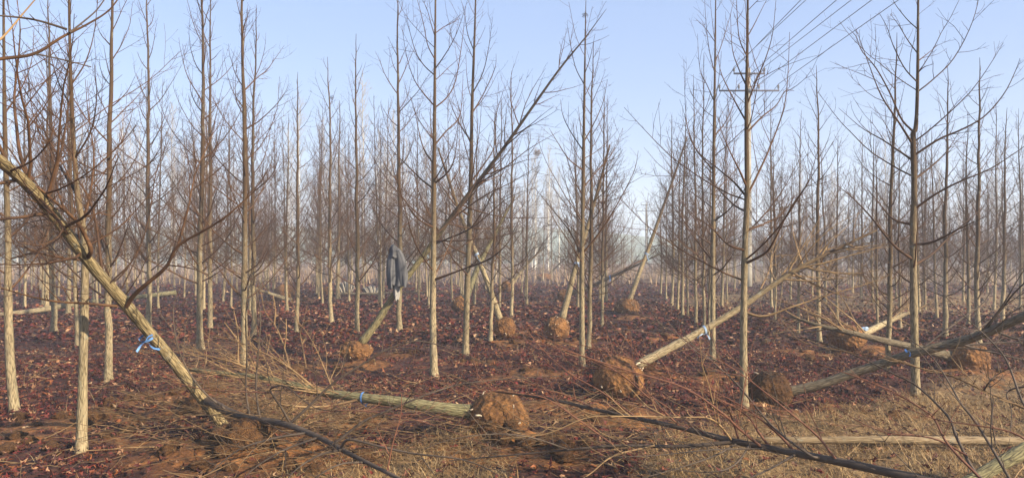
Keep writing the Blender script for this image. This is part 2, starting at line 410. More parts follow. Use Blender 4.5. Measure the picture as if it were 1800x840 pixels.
def limb(mb, pts, r0, r1, dens=1.0, n=5, up=UP, tl=1.0, fine=True, tr=.0032, s0=.15):
    """one limb with its side shoots and spurs"""
    k = len(pts)
    rad = r1 + (r0 - r1) * (1 - np.linspace(0, 1, k)) ** 1.15
    mb.tube(pts, rad, n)
    seg = np.linalg.norm(np.diff(pts, axis=0), axis=1); cum = np.concatenate([[0], np.cumsum(seg)]); L = cum[-1]
    s = max(.10, L * s0)
    while s < L * .98:
        i = min(np.searchsorted(cum, s) - 1, k - 2); f = (s - cum[i]) / max(seg[i], 1e-6)
        p = pts[i] * (1 - f) + pts[i + 1] * f; t = unit(pts[i + 1] - pts[i])
        rr = r1 + (r0 - r1) * (1 - s / L) ** 1.15
        a = R(rnd.uniform(32, 62)); d = t * math.cos(a) + perp(t) * math.sin(a)
        if d.dot(up) < -.2 and rnd.random() < .7: d = d + up * .7
        q = rnd.random()
        l = (.03 + .05 * rnd.random()) if q < .3 else tl * (.14 + .72 * rnd.random() ** 1.5) * (1.1 - .6 * s / L) * min(1, L / 1.2)
        kk = 2 if l < .1 else 5
        tp = grow(p, d, l, kk, up, .35, .10)
        b0 = min(rr * .7, tr * (.8 + 1.2 * min(l, .6)))
        mb.tube(tp, np.linspace(b0, .0013 if fine else .0022, kk + 1), 3)
        if l > .16:
            for _ in range(rnd.randint(1, 2) + int(l * 4)):
                j = rnd.randint(1, kk - 1); t2 = unit(tp[j + 1] - tp[j]); a = R(rnd.uniform(30, 60))
                l2 = rnd.uniform(.03, .22) * tl if fine else rnd.uniform(.1, .26) * tl
                mb.tube(grow(tp[j], t2 * math.cos(a) + perp(t2) * math.sin(a), l2, 3 if fine else 2, up, .25, .08), [b0 * .6, b0 * .45, b0 * .3, .0012] if fine else [b0 * .6, b0 * .4, .002], 3)
        s += rnd.uniform(.05, .19) / dens

def stem_pts(h, k, wob=.02):
    z = np.linspace(0, h, k); ph = rnd.uniform(0, 6)
    x = wob * np.cumsum(nr.normal(size=k)) * .35; y = wob * np.cumsum(nr.normal(size=k)) * .35
    x -= x[0]; y -= y[0]
    return np.stack([x + wob * np.sin(z * .9 + ph) - wob * math.sin(ph), y, z], -1)
def stem_rad(h, r0, k):
    s = np.linspace(0, 1, k); z = s * h
    r = r0 * ((1 - s) ** .8 * .93 + .07) * (1 + .38 * np.exp(-z / .10)) 
    return r * (1 + .04 * nr.normal(size=k))
def crown_limbs(tp, z0, cnt, h, Lk=1.0, azb=0):
    """limb curves round a standing stem: long and low ones sweep up, high ones are short and steep"""
    out = []; az = rnd.uniform(0, 6.28)
    for i in range(cnt):
        u = (i + rnd.uniform(-.4, .4)) / cnt; u = min(max(u, 0), .985)
        z = z0 + (h - z0) * u ** 1.3 * .97
        az += 2.4 + rnd.uniform(-.9, .9)
        L = Lk * (1.75 * (1 - u) ** .6 + .25) * rnd.choice((rnd.uniform(.35, .7), rnd.uniform(.75, 1.2), rnd.uniform(.75, 1.2)))
        th = R(70 - 34 * u + rnd.uniform(-13, 13))
        d = np.array((math.cos(az) * math.sin(th), math.sin(az) * math.sin(th), math.cos(th)))
        p = np.array([np.interp(z, tp[:, 2], tp[:, 0]), np.interp(z, tp[:, 2], tp[:, 1]), z])
        out.append((p, d, L, u))
    return out
def make_template(h, r0, cnt, z0, dens, fine, split, mats, Lk=1.0, n=11, k=34, tr=.0032):
    tp = stem_pts(h, k); mb = MB(); mb.tube(tp, stem_rad(h, r0, k), n)
    trunk = mb.mesh('trunk', mats[0]); limbs = []; one = MB()
    for p, d, L, u in crown_limbs(tp, z0, cnt, h, Lk):
        pts = grow(p, d, L, 9 if fine else 7, UP, rnd.uniform(.6, 1.5), .07)
        q = MB() if split else one
        limb(q, pts, r0 * (.34 - .19 * u) * rnd.uniform(.8, 1.2), .0022 if fine else .004, dens * (1.4 - 1.15 * u), 5 if fine else 3, fine=fine, tr=tr)
        if split: limbs.append(q.mesh('branch', mats[1]))
    return dict(h=h, r0=r0, trunk=trunk, limbs=limbs, crown=None if split else one.mesh('crown', mats[1]))

NEAR = [make_template(7.6, .052, 34, 1.2, 1.9, True, True, (M_BARK, M_LIMB)) for _ in range(5)]
MID = [make_template(6.8, .046, 34, 1.25, 1.8, False, False, (M_BARK, M_LIMB), n=8, k=22, tr=.0042) for _ in range(5)]
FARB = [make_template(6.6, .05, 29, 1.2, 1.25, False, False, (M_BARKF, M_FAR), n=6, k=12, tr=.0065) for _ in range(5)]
def poplar_template(h):
    tp = stem_pts(h, 12, .05); mb = MB(); mb.tube(tp, stem_rad(h, .11, 12), 6); one = MB()
    for i in range(40):
        u = (i + rnd.random()) / 40; z = h * (.3 + .68 * u); az = rnd.uniform(0, 6.28); th = R(rnd.uniform(28, 42))
        p = np.array([np.interp(z, tp[:, 2], tp[:, 0]), np.interp(z, tp[:, 2], tp[:, 1]), z])
        pts = grow(p, np.array((math.cos(az) * math.sin(th), math.sin(az) * math.sin(th), math.cos(th))), (2.9 - 2.2 * u) * rnd.uniform(.6, 1), 4, UP, .5, .06)
        limb(one, pts, .026, .009, .5, 3, fine=False, tr=.012, tl=1.6)
    return dict(h=h, r0=.11, trunk=mb.mesh('trunk', M_POPLAR), limbs=[], crown=one.mesh('crown', M_POPTWIG))
POP = [poplar_template(13.0) for _ in range(4)]

def place_tree(T, x, y, h, dia, label, group=None, lean=(0, 0), name='nursery_tree', cat='tree', z=None):
    o = thing(name, (x, y, (gz(x, y) if z is None else z) - .02), label, cat, group)
    s = h / T['h']; o.scale = (s, s, s)
    o.rotation_euler = Vector((lean[0], lean[1], 1)).normalized().to_track_quat('Z', 'Y').to_euler()
    q = o.rotation_euler.to_quaternion() @ Quaternion((0, 0, 1), rnd.uniform(0, 6.28)); o.rotation_euler = q.to_euler()
    t = link('trunk', T['trunk'], o)
    if dia: e = dia / 2 / (T['r0'] * s); t.scale = (e, e, 1)
    for m in T['limbs']: link('branch', m, o)
    if T['crown']: link('crown', T['crown'], o)
    return o

# ------------------------------------------------------------------ standing trees traced one by one
def traced_tree(label, d, stem, dia, limbs, extra, group=None, zlow=1.3, name='nursery_tree'):
    """stem and limbs follow what the photo shows; each limb also leaves the picture plane by its own depth"""
    base = P(*stem[0], d); base[2] = gz(base[0], base[1]) - .02
    sp_ = [P(a, b_, d) for a, b_ in stem]; sp_[0] = base
    tp = smooth(sp_, 34); h = tp[-1][2] - base[2]
    o = thing(name, base, label, 'tree', group)
    rad = stem_rad(h, dia / 2, 34)
    mb = MB(); mb.tube(tp, rad, 12); mb.build('trunk', M_BARK, o, base)
    def rat(p): return np.interp(p[2], tp[:, 2], rad)
    for L in limbs:
        pts, dd = L[0], L[1]; k = len(pts)
        ww = [P(a, b_, d + dd * i / (k - 1)) for i, (a, b_) in enumerate(pts)]
        ww[0] = np.array([np.interp(ww[0][2], tp[:, 2], tp[:, i]) for i in range(3)])
        cur = smooth(ww, max(8, 3 * k))
        q = MB(); limb(q, cur, min(rat(cur[0]) * .5, .021 if len(L) < 3 else L[2]), .0022, 1.1, 5)
        q.build('branch', M_LIMB, o, base)
    for p, dr, L, u in crown_limbs(tp - base * [0, 0, 0], base[2] + zlow, extra, tp[-1][2], .95):
        if abs(dr[1]) < .45 and u > .3: dr[1] = .6 * (1 if dr[1] > 0 else -1)
        q = MB(); limb(q, grow(p, dr, L * .95, 9, UP, rnd.uniform(.45, 1), .05), rat(p) * .33, .0022, 1.5 - u, 5)
        q.build('branch', M_LIMB, o, base)
    return o

traced_tree('tall bare tree with a kinked trunk and long sweeping limbs near the right root ball', 8.9,
    [(1610, 695), (1607, 560), (1605, 420), (1607, 330), (1605, 240), (1610, 222), (1613, 140), (1614, 0), (1616, -210)], .092, [
    ([(1614, 162), (1640, 140), (1675, 105), (1705, 50), (1720, 0), (1728, -60)], .25), ([(1607, 274), (1650, 245), (1690, 228), (1730, 205), (1765, 165), (1785, 125), (1793, 103)], -.5),
    ([(1607, 368), (1650, 338), (1690, 318), (1740, 297), (1790, 265), (1830, 235)], -.7), ([(1607, 467), (1640, 445), (1670, 415), (1710, 380), (1745, 352)], .5),
    ([(1605, 232), (1585, 210), (1565, 165), (1540, 120), (1515, 90), (1505, 65), (1489, 48)], .4), ([(1606, 255), (1580, 215), (1550, 170), (1528, 115), (1505, 52)], -.3),
    ([(1612, 145), (1590, 120), (1570, 80), (1560, 50), (1546, 24)], -.4), ([(1613, 95), (1595, 70), (1580, 45), (1565, 25)], .3), ([(1614, 52), (1595, 35), (1575, 10), (1566, -8)], .2),
    ([(1605, 283), (1580, 265), (1550, 245), (1515, 225), (1474, 190)], .6), ([(1605, 457), (1570, 430), (1530, 380), (1490, 340), (1460, 320)], -.6), ([(1606, 316), (1640, 290), (1665, 265), (1690, 225)], .6),
    ([(1606, 395), (1570, 385), (1540, 350), (1515, 320)], .8), ([(1605, 430), (1640, 425), (1690, 400), (1735, 380)], -.9), ([(1613, 108), (1630, 95), (1648, 80)], .2), ([(1614, 128), (1625, 118), (1641, 113)], -.2)], 9)
traced_tree('tall bare tree standing in straw grass directly in front of the concrete power pole', 7.9,
    [(1308, 725), (1307, 600), (1309, 450), (1313, 340), (1312, 200), (1314, 50), (1316, -230)], .086, [
    ([(1313, 345), (1335, 300), (1355, 255), (1378, 190), (1385, 130), (1388, 57)], .3), ([(1313, 347), (1290, 320), (1260, 295), (1225, 265), (1205, 225)], .4),
    ([(1312, 330), (1300, 300), (1285, 270), (1270, 235), (1262, 205)], -.3), ([(1312, 215), (1290, 175), (1268, 130), (1262, 95)], .3), ([(1313, 187), (1330, 140), (1345, 105), (1358, 60), (1364, 0)], -.3),
    ([(1313, 152), (1298, 120), (1287, 85), (1284, 25)], .2), ([(1314, 65), (1325, 45), (1335, 25), (1350, -5)], .2), ([(1312, 234), (1340, 205), (1365, 185), (1380, 160), (1396, 160)], .4),
    ([(1309, 464), (1345, 445), (1362, 420), (1390, 365), (1420, 320), (1440, 255)], -.6), ([(1312, 372), (1290, 360), (1260, 330), (1235, 305)], .7), ([(1310, 405), (1340, 395), (1375, 375), (1400, 340)], .8),
    ([(1309, 440), (1280, 430), (1250, 400), (1215, 375)], -.6), ([(1313, 100), (1300, 70), (1296, 30), (1294, -20)], -.3)], 9)
traced_tree('straight bare tree with upswept limbs, standing between the hanging jacket and the mossy fallen trunk', 10.4,
    [(763, 660), (761, 560), (762, 450), (763, 330), (764, 190), (765, 60), (767, -190)], .098, [
    ([(764, 190), (785, 172), (800, 145), (810, 90), (815, 50), (819, 12)], .3), ([(764, 187), (745, 165), (728, 140), (715, 100), (706, 45)], -.4), ([(764, 133), (745, 115), (730, 90), (720, 55), (710, 25)], .3),
    ([(764, 105), (752, 80), (745, 45), (735, 5), (726, -20)], -.3), ([(765, 66), (757, 40), (750, 15), (737, -8)], .3), ([(764, 122), (780, 100), (795, 75), (808, 45), (822, 0)], -.4), ([(765, 59), (780, 48), (800, 38), (806, 30)], .2),
    ([(764, 256), (785, 230), (805, 210), (812, 180), (814, 130)], .5), ([(763, 323), (785, 305), (797, 285), (803, 250), (806, 210)], -.5), ([(763, 333), (740, 315), (715, 290), (690, 265), (662, 225)], .6),
    ([(762, 492), (800, 478), (830, 465), (855, 438)], -.5), ([(763, 400), (735, 385), (710, 350), (690, 315)], -.7), ([(764, 290), (745, 262), (735, 225), (728, 190)], .4)], 12)
traced_tree('slim bare tree just in front of its greyer neighbour, right of the middle root balls', 10.9,
    [(1023, 650), (1023, 500), (1024, 400), (1026, 250), (1028, 120), (1030, -5)], .080, [
    ([(1024, 450), (1000, 405), (960, 355), (930, 318)], .7), ([(1026, 266), (1005, 235), (990, 205), (985, 175)], .3), ([(1024, 446), (1060, 400), (1090, 350), (1115, 300), (1122, 265)], -.4), ([(1026, 250), (1045, 215), (1060, 180), (1068, 140)], .3),
    ([(1025, 330), (1050, 300), (1075, 270), (1095, 225)], .5), ([(1025, 300), (1000, 280), (980, 250), (965, 225)], -.5), ([(1028, 150), (1012, 120), (1003, 80), (998, 48)], .2), ([(1028, 130), (1038, 100), (1046, 60)], -.2)], 12)
traced_tree('dark trunked tall bare tree with crowded limbs, left of the power pole', 11.5,
    [(1253, 640), (1253, 520), (1254, 400), (1255, 250), (1257, 100), (1259, -90)], .088, [
    ([(1254, 460), (1230, 430), (1205, 395), (1190, 350)], .5), ([(1254, 300), (1225, 265), (1210, 230), (1205, 190), (1202, 105)], .3), ([(1256, 180), (1243, 150), (1230, 120), (1226, 60)], .3), ([(1256, 130), (1247, 90), (1241, 40), (1238, -10)], -.3),
    ([(1255, 240), (1275, 215), (1290, 180), (1296, 130)], .4), ([(1256, 110), (1268, 80), (1283, 30), (1290, 0)], .2), ([(1254, 390), (1285, 365), (1310, 330), (1330, 290)], -.6), ([(1257, 75), (1240, 50), (1224, 35)], .2)], 14)
traced_tree('pale barked bare tree leaning slightly, behind a thin crooked neighbour and the brown leaning trunk', 12.7,
    [(818, 622), (821, 520), (825, 400), (828, 300), (830, 180), (835, 40), (838, -100)], .108, [
    ([(829, 320), (850, 290), (868, 260), (872, 220), (876, 150)], .4), ([(830, 250), (812, 225), (795, 190), (783, 155)], .5), ([(832, 165), (848, 130), (858, 90), (866, 30)], -.3), ([(831, 200), (850, 165), (870, 120), (872, 95)], .3),
    ([(826, 380), (800, 360), (775, 325), (755, 300)], -.5), ([(834, 90), (822, 60), (816, 20), (810, 0)], .2), ([(826, 470), (860, 455), (890, 430), (915, 390)], -.8)], 14)
traced_tree('nearest upright bare tree at lower left with pale bark, in front of the leaning trunk', 6.4,
    [(143, 790), (146, 640), (149, 520), (148, 420), (135, 330), (127, 200), (122, 40), (120, -260)], .078, [
    ([(147, 400), (160, 330), (165, 270), (155, 200), (150, 140)], .5), ([(140, 345), (110, 300), (85, 250), (70, 190)], .4), ([(132, 280), (160, 230), (170, 170), (165, 110)], -.3), ([(127, 190), (105, 150), (90, 100), (80, 40)], .3),
    ([(126, 150), (150, 110), (165, 60), (172, 0)], .3), ([(148, 420), (110, 400), (60, 370), (20, 345)], .7)], 10)
traced_tree('reddish bare trunk at the left edge, its foot kicked out to the right', 8.0,
    [(27, 722), (18, 640), (14, 520), (14, 420), (9, 250), (7, 100), (5, -160)], .10, [
    ([(14, 420), (45, 390), (70, 350), (85, 290)], .4), ([(12, 330), (40, 290), (60, 240), (66, 180)], -.3), ([(9, 200), (35, 160), (55, 110), (60, 50)], .4)], 13)

# px, py of the foot, trunk width px, pixel of the top, label
NT = [(191, 672, 13.5, 191, -160, 'pale bare tree right of the nearest upright trunk, behind the leaning trunk'),
      (96, 588, 11, 82, -20, 'bare tree with a flared foot between the left edge trunk and the nearest upright trunk'),
      (137, 612, 8, 132, -30, 'thin bare stem almost hidden behind the nearest upright trunk at the left'),
      (262, 582, 9.5, 262, -60, 'bare tree rising just above the blue ribbon of the leaning trunk'),
      (353, 616, 11.5, 354, -120, 'bare tree standing in pale brush, left one of a close pair'),
      (369, 580, 9, 370, -40, 'greenish bare tree close behind its paler twin, beside the pale brush'),
      (430, 645, 12, 431, -130, 'tall bare tree behind the two dark upright stems, its foot hidden in brush'),
      (446, 598, 9, 448, 10, 'bare tree just right of and behind the tall one at the dark upright stems'),
      (521, 585, 8, 522, 120, 'slim bare tree behind the pale dry sapling'),
      (583, 567, 8, 581, 98, 'slim bare tree left of the striped bundles, its top a thin spire'),
      (628, 588, 9, 630, 58, 'dark topped straight bare tree standing behind the ball of the tree that holds the jacket'),
      (702, 582, 10, 706, -30, 'bare tree whose trunk shows just below and behind the hanging jacket'),
      (862, 598, 7, 866, 190, 'thin crooked bare tree left of a round root ball, greyish bark'),
      (899, 560, 6.5, 903, 120, 'thin bare tree standing right behind the round root ball of the left-leaning tree'),
      (1034, 618, 9, 1038, 75, 'greyer bare tree close behind the slim one right of the middle root balls'),
      (1058, 573, 6, 1062, 150, 'thin bare tree between the greyer pair and the speckled orange root ball'),
      (1224, 572, 6, 1220, 130, 'thin bare tree behind the pale rising trunk, just left of the dark trunked pair'),
      (1238, 580, 6, 1238, 90, 'thin bare tree touching the left side of the dark trunked tree'),
      (1246, 592, 5, 1262, 150, 'thinnest stem close beside the dark trunked tree, behind the pale rising trunk'),
      (1441, 600, 9, 1443, 105, 'bare tree behind the pale fallen crown, its spire clear against the sky'),
      (1403, 583, 5.5, 1408, 190, 'thin bare tree right of the power pole, seen through the pale fallen crown'),
      (1560, 655, 10, 1577, 60, 'bare tree leaning right, just left of the kinked tall tree'),
      (1662, 597, 9, 1676, 110, 'bare tree right of the kinked tall tree, curving gently, behind the dark fallen trunk'),
      (1720, 605, 10, 1724, 100, 'bare tree standing behind the right hand root ball, dark on its left side'),
      (1701, 575, 6.5, 1700, 200, 'thin bare tree between the curving one and the one behind the right hand root ball'),
      (1762, 568, 7.5, 1768, 190, 'bare tree near the right edge, behind the rising dark fallen trunk')]
for i, (px, py, wd, tx, ty, lab) in enumerate(NT):
    d = F * H / (py - HOR); x = (px - 900) * d / F
    h = H + (HOR - ty) * d / F
    place_tree(NEAR[i % 5], x, d, h, wd * d / F, lab, lean=((tx - px) * d / F / h, rnd.uniform(-.02, .02)))
# farther ones
MT = [(82, 546, 8, 80, 60, 'bare tree behind the pale log at the far left, left of two'), (120, 553, 8, 118, 90, 'bare tree behind the pale log at the far left, right of two'),
      (505, 547, 5, 508, 200, 'thin bare tree beside the cut end of the short pale log'), (594, 527, 7, 596, 180, 'bare tree just left of the striped bundles'),
      (926, 538, 4.5, 930, 210, 'thin bare tree alone in the gap between the two middle root balls'), (878, 545, 5, 880, 170, 'thin bare stem behind the left-leaning trunk'),
      (1066, 532, 5, 1070, 170, 'thin bare tree left of the leaning tree with the speckled orange root ball'), (1180, 537, 6, 1180, 200, 'bare tree at the left end of the row behind the pale rising trunk'),
      (1191, 548, 5, 1196, 240, 'second bare tree of the row behind the pale rising trunk'), (1200, 562, 6, 1205, 180, 'third bare tree of the row behind the pale rising trunk'),
      (1209, 558, 4, 1212, 230, 'thinnest bare stem of the row behind the pale rising trunk'), (1472, 568, 5, 1476, 230, 'thin bare tree above the half hidden root ball in the brush'),
      (1362, 566, 4.5, 1360, 240, 'thin bare stem between the power pole tree and the pale fallen crown'), (1542, 572, 5, 1540, 230, 'thin bare tree left of the leaning one at the dark fallen trunk'),
      (1583, 578, 5.5, 1583, 250, 'thin bare tree between the leaning and the kinked tree'), (1647, 562, 5, 1640, 230, 'crooked thin bare tree just left of the curving one'),
      (1747, 545, 5, 1750, 170, 'slim bare tree in the brown weeds between two stouter trees near the right edge'), (1793, 545, 5, 1790, 190, 'slim bare tree at the right edge of the field'),
      (1624, 528, 5, 1626, 220, 'hazy slim bare tree right of the kinked tall tree'), (1514, 525, 4.5, 1515, 230, 'hazy slim bare tree above the straw, left of the leaning one')]
for i, (px, py, wd, tx, ty, lab) in enumerate(MT):
    d = F * H / (py - HOR); x = (px - 900) * d / F; h = H + (HOR - ty) * d / F
    place_tree(MID[i % 5], x, d, h, wd * d / F, lab, lean=((tx - px) * d / F / h, rnd.uniform(-.02, .02)))
# rows behind: two depth bands, then the poplars
taken = [((a - 900) * F * H / (b_ - HOR) / F, F * H / (b_ - HOR)) for a, b_, *_ in NT + MT]
def free(x, y, r):
    if any((x - a) ** 2 + (y - b_) ** 2 < r * r for a, b_ in taken): return False
    taken.append((x, y)); return True
LAND = [(140, 'the nearest upright trunk'), (262, 'the blue ribbon on the leaning trunk'), (360, 'the close pair of trees in pale brush'), (437, 'the two dark upright stems'), (521, 'the pale dry sapling'), (606, 'the striped rope bundles'), (697, 'the hanging jacket'),
        (763, 'the upswept tree beside the jacket'), (887, 'the left-tilted leaning tree'), (979, 'the right-tilted leaning tree'), (1102, 'the leaning tree with speckled ball'), (1253, 'the dark trunked tall tree'), (1312, 'the power pole'), (1441, 'the pale fallen crown'), (1607, 'the kinked tall tree'), (1702, 'the right hand root ball')]
ORD = 'first second third fourth fifth sixth seventh eighth ninth tenth eleventh twelfth thirteenth fourteenth fifteenth sixteenth seventeenth eighteenth nineteenth twentieth'.split() + ['twenty-' + q for q in 'first second third fourth fifth sixth seventh eighth ninth'.split()]
mids = []
def name_mids():
    by = {}
    for px, o in mids:
        k = min(range(len(LAND)), key=lambda i: abs(LAND[i][0] - px)); by.setdefault((k, px > LAND[k][0]), []).append((abs(LAND[k][0] - px), o))
    for (k, right), v in by.items():
        for i, (_, o) in enumerate(sorted(v, key=lambda q: q[0])):
            o['label'] = ('slim middle row tree, %s %s of %s' % (ORD[i], 'right' if right else 'left', LAND[k][1]) if len(v) > 1 else 'lone slim middle row tree %s of %s' % ('right' if right else 'left', LAND[k][1]))
n = 0
while n < 140:
    d = 22 * (46 / 22) ** rnd.random(); px = rnd.uniform(-60, 1860); x = (px - 900) * d / F
    gap = (1085 < px < 1165 or 930 < px < 985)
    if gap and rnd.random() < .85 or not free(x, d, 1.0): continue
    o = place_tree(MID[n % 5], x, d, rnd.uniform(5.2, 7.6) * (.8 if 860 < px < 1200 else .88 if px > 1380 else 1), rnd.uniform(.06, .10),
               'slim bare nursery tree in the middle rows, behind the root balls and fallen trunks', 'bare trees in the middle rows', lean=(rnd.uniform(-.03, .03), 0)); n += 1; mids.append((px, o))
name_mids()
n = 0
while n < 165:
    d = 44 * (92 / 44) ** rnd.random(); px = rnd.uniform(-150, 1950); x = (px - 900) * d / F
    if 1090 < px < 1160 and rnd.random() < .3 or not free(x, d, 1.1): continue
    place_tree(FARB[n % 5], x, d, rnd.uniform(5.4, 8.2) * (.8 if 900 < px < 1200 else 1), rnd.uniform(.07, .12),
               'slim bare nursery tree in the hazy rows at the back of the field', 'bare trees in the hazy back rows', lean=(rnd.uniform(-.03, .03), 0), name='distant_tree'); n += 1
n = 0
while n < 120:
    px = rnd.choice([rnd.uniform(-150, 760), rnd.uniform(-150, 760), rnd.uniform(1380, 1950), rnd.uniform(780, 1060)]); d = rnd.uniform(84, 128); x = (px - 900) * d / F
    if not free(x, d, 1.2): continue
    hh_ = rnd.uniform(14, 22) if px < 760 else rnd.uniform(10, 15)
    place_tree(POP[n % 4], x, d, hh_, rnd.uniform(.16, .26), 'tall pale poplar fading into the haze behind the nursery rows', 'hazy poplars behind the nursery', name='poplar_tree', cat='tree'); n += 1
# thicket at the far side, one mass
mb = MB()
for i in range(2600):
    px = rnd.uniform(1180, 2000) if rnd.random() < .62 else rnd.uniform(-200, 1180); d = rnd.uniform(70, 125); x = (px - 900) * d / F
    h = rnd.uniform(1.6, 5.2) * (1 if px > 1250 else .55); p = np.array((x, d, gz(x, d) - .1))
    t = grow(p, np.array((rnd.uniform(-.2, .2), 0, 1)), h, 4, UP, .1, .09)
    mb.tube(t, np.linspace(.03, .008, 5), 3)
    for _ in range(5):
        j = rnd.randint(1, 3); mb.tube(grow(t[j], np.array((rnd.uniform(-1, 1), rnd.uniform(-1, 1), 1.1)), h * rnd.uniform(.2, .5), 2, UP, .4, .1), [.016, .011, .005], 3)
tag(mb.build('distant_thicket', twig_mat('thicket', (.075, .045, .04), (.15, .10, .08), .6)), 'dark hazy thicket along the far edge of the field', kind='stuff')

# ------------------------------------------------------------------ dug-up and fallen trees
def ico(n):
    import bmesh
    bm = bmesh.new(); bmesh.ops.create_icosphere(bm, subdivisions=n, radius=1)
    V = np.array([v.co[:] for v in bm.verts]); T = np.array([[v.index for v in f.verts] for f in bm.faces]); bm.free()
    return V, T
ICO4, ICO3, ICO2 = ico(5), ico(3), ico(2)
from mathutils import noise as mn
def lump(V, amp, seed, f=1.6, sq=(1, 1, 1)):
    o = Vector((seed * 7.1, seed * 3.3, seed * 1.7)); out = np.empty_like(V)
    for i, v in enumerate(V):
        q = Vector(v)
        out[i] = v * (1 + amp * mn.fractal(q * f + o, .75, 2.0, 4) + amp * .55 * mn.noise(q * f * 5 + o) + amp * .3 * mn.noise(q * f * 13 + o))
    return out * sq
def root_ball(parent, c, r, seed, base, roots=8, sq=(1, 1, .98), amp=.08, m_=None):
    V = lump(ICO4[0], amp, seed, sq=sq)
    mb = MB(); mb.raw(V * r + c, T=ICO4[1]); ob = mb.build('root_ball', m_ or M_BALL, parent, base)
    rb = MB(); rr = random.Random(seed)
    for i in range(roots):
        v = unit(np.array((rr.uniform(-1, 1), rr.uniform(-1.3, .2), rr.uniform(-.5, 1))))
        j = int(np.argmax(ICO4[0] @ v)); p = V[j] * r + c; t = perp(v)
        L = r * rr.uniform(.05, .2)
        q = grow(p - v * .01, v * .7 + t, L + .02, 3, v, .2, .25)
        rb.tube(q, np.full(4, r * rr.uniform(.018, .034)), 6, cap=True)
    if roots: tag(rb.build('cut_roots', M_ROOT, ob, base), kind='stuff')
    fb = MB()
    for i in range(70):
        v = unit(rv()); j = int(np.argmax(ICO4[0] @ v)); p = V[j] * r + c
        fb.tube(grow(p - v * .01, v + perp(v) * 1.2, rnd.uniform(.05, .16), 3, -UP, .5, .3), [.0022, .002, .0016, .001], 3)
    tag(fb.build('root_fibres', M_TWIGR, ob, base), kind='stuff')
    return ob
def fallen(label, ball, stem, dia, barkm, limbs=(), auto=0, zone=(.4, .98), Lk=1.0, limbm=M_LIMB, dens=.9, roots=8, group=None, name='uprooted_tree', n=12, sq=(1, 1, .98), r_end=.25, fine=True, amp=.08, lr=.013, ballm=None):
    """ball = (px, py, d, radius m) or None; stem = [(px, py, d)...]; limbs = [([(px,py,d)...], radius)]"""
    tp = smooth([P(*q) for q in stem], 40)
    if ball: c = P(*ball[:3]); base = np.array((c[0], c[1], gz(c[0], c[1])))
    else: c = None; base = np.array((tp[0][0], tp[0][1], gz(tp[0][0], tp[0][1])))
    o = thing(name, base, label, 'fallen tree', group)
    k = len(tp); s = np.linspace(0, 1, k)
    rad = dia / 2 * ((1 - s) ** .9 * (1 - r_end) + r_end) * (1 + .03 * nr.normal(size=k)) * (1 + .18 * np.exp(-s * 30))
    mb = MB(); mb.tube(tp, rad, n, cap=True, rough=.05); mb.build('trunk', barkm, o, base)
    if ball: root_ball(o, c, ball[3], int(ball[0]), base, roots, sq, amp, ballm)
    for pts, r in limbs:
        q = MB(); limb(q, smooth([P(*a) for a in pts], max(10, 3 * len(pts))), r, .002, dens, 6, tl=.9, s0=.2)
        q.build('branch', limbm, o, base)
    for i in range(auto):
        u = zone[0] + (zone[1] - zone[0]) * (i + rnd.random()) / auto; j = min(int(u * (k - 1)), k - 2)
        t = unit(tp[j + 1] - tp[j]); a = R(rnd.uniform(32, 75)); d = t * math.cos(a) + perp(t) * math.sin(a)
        v = (u - zone[0]) / (zone[1] - zone[0]); L = Lk * (1.7 * (1 - v) + .35) * rnd.uniform(.6, 1.1)
        if tp[j][2] + d[2] * L < .1: d[2] = abs(d[2]) * .4 + .1
        pts = grow(tp[j], d, L, 8, t, .7, .07)
        for q_ in pts: q_[2] = max(q_[2], gz(q_[0], q_[1]) + .03)
        q = MB(); limb(q, pts, min(rad[j] * .45, lr), .002 if fine else .004, dens, 5 if fine else 3, up=t, fine=fine)
        q.build('branch', limbm, o, base)
    return o

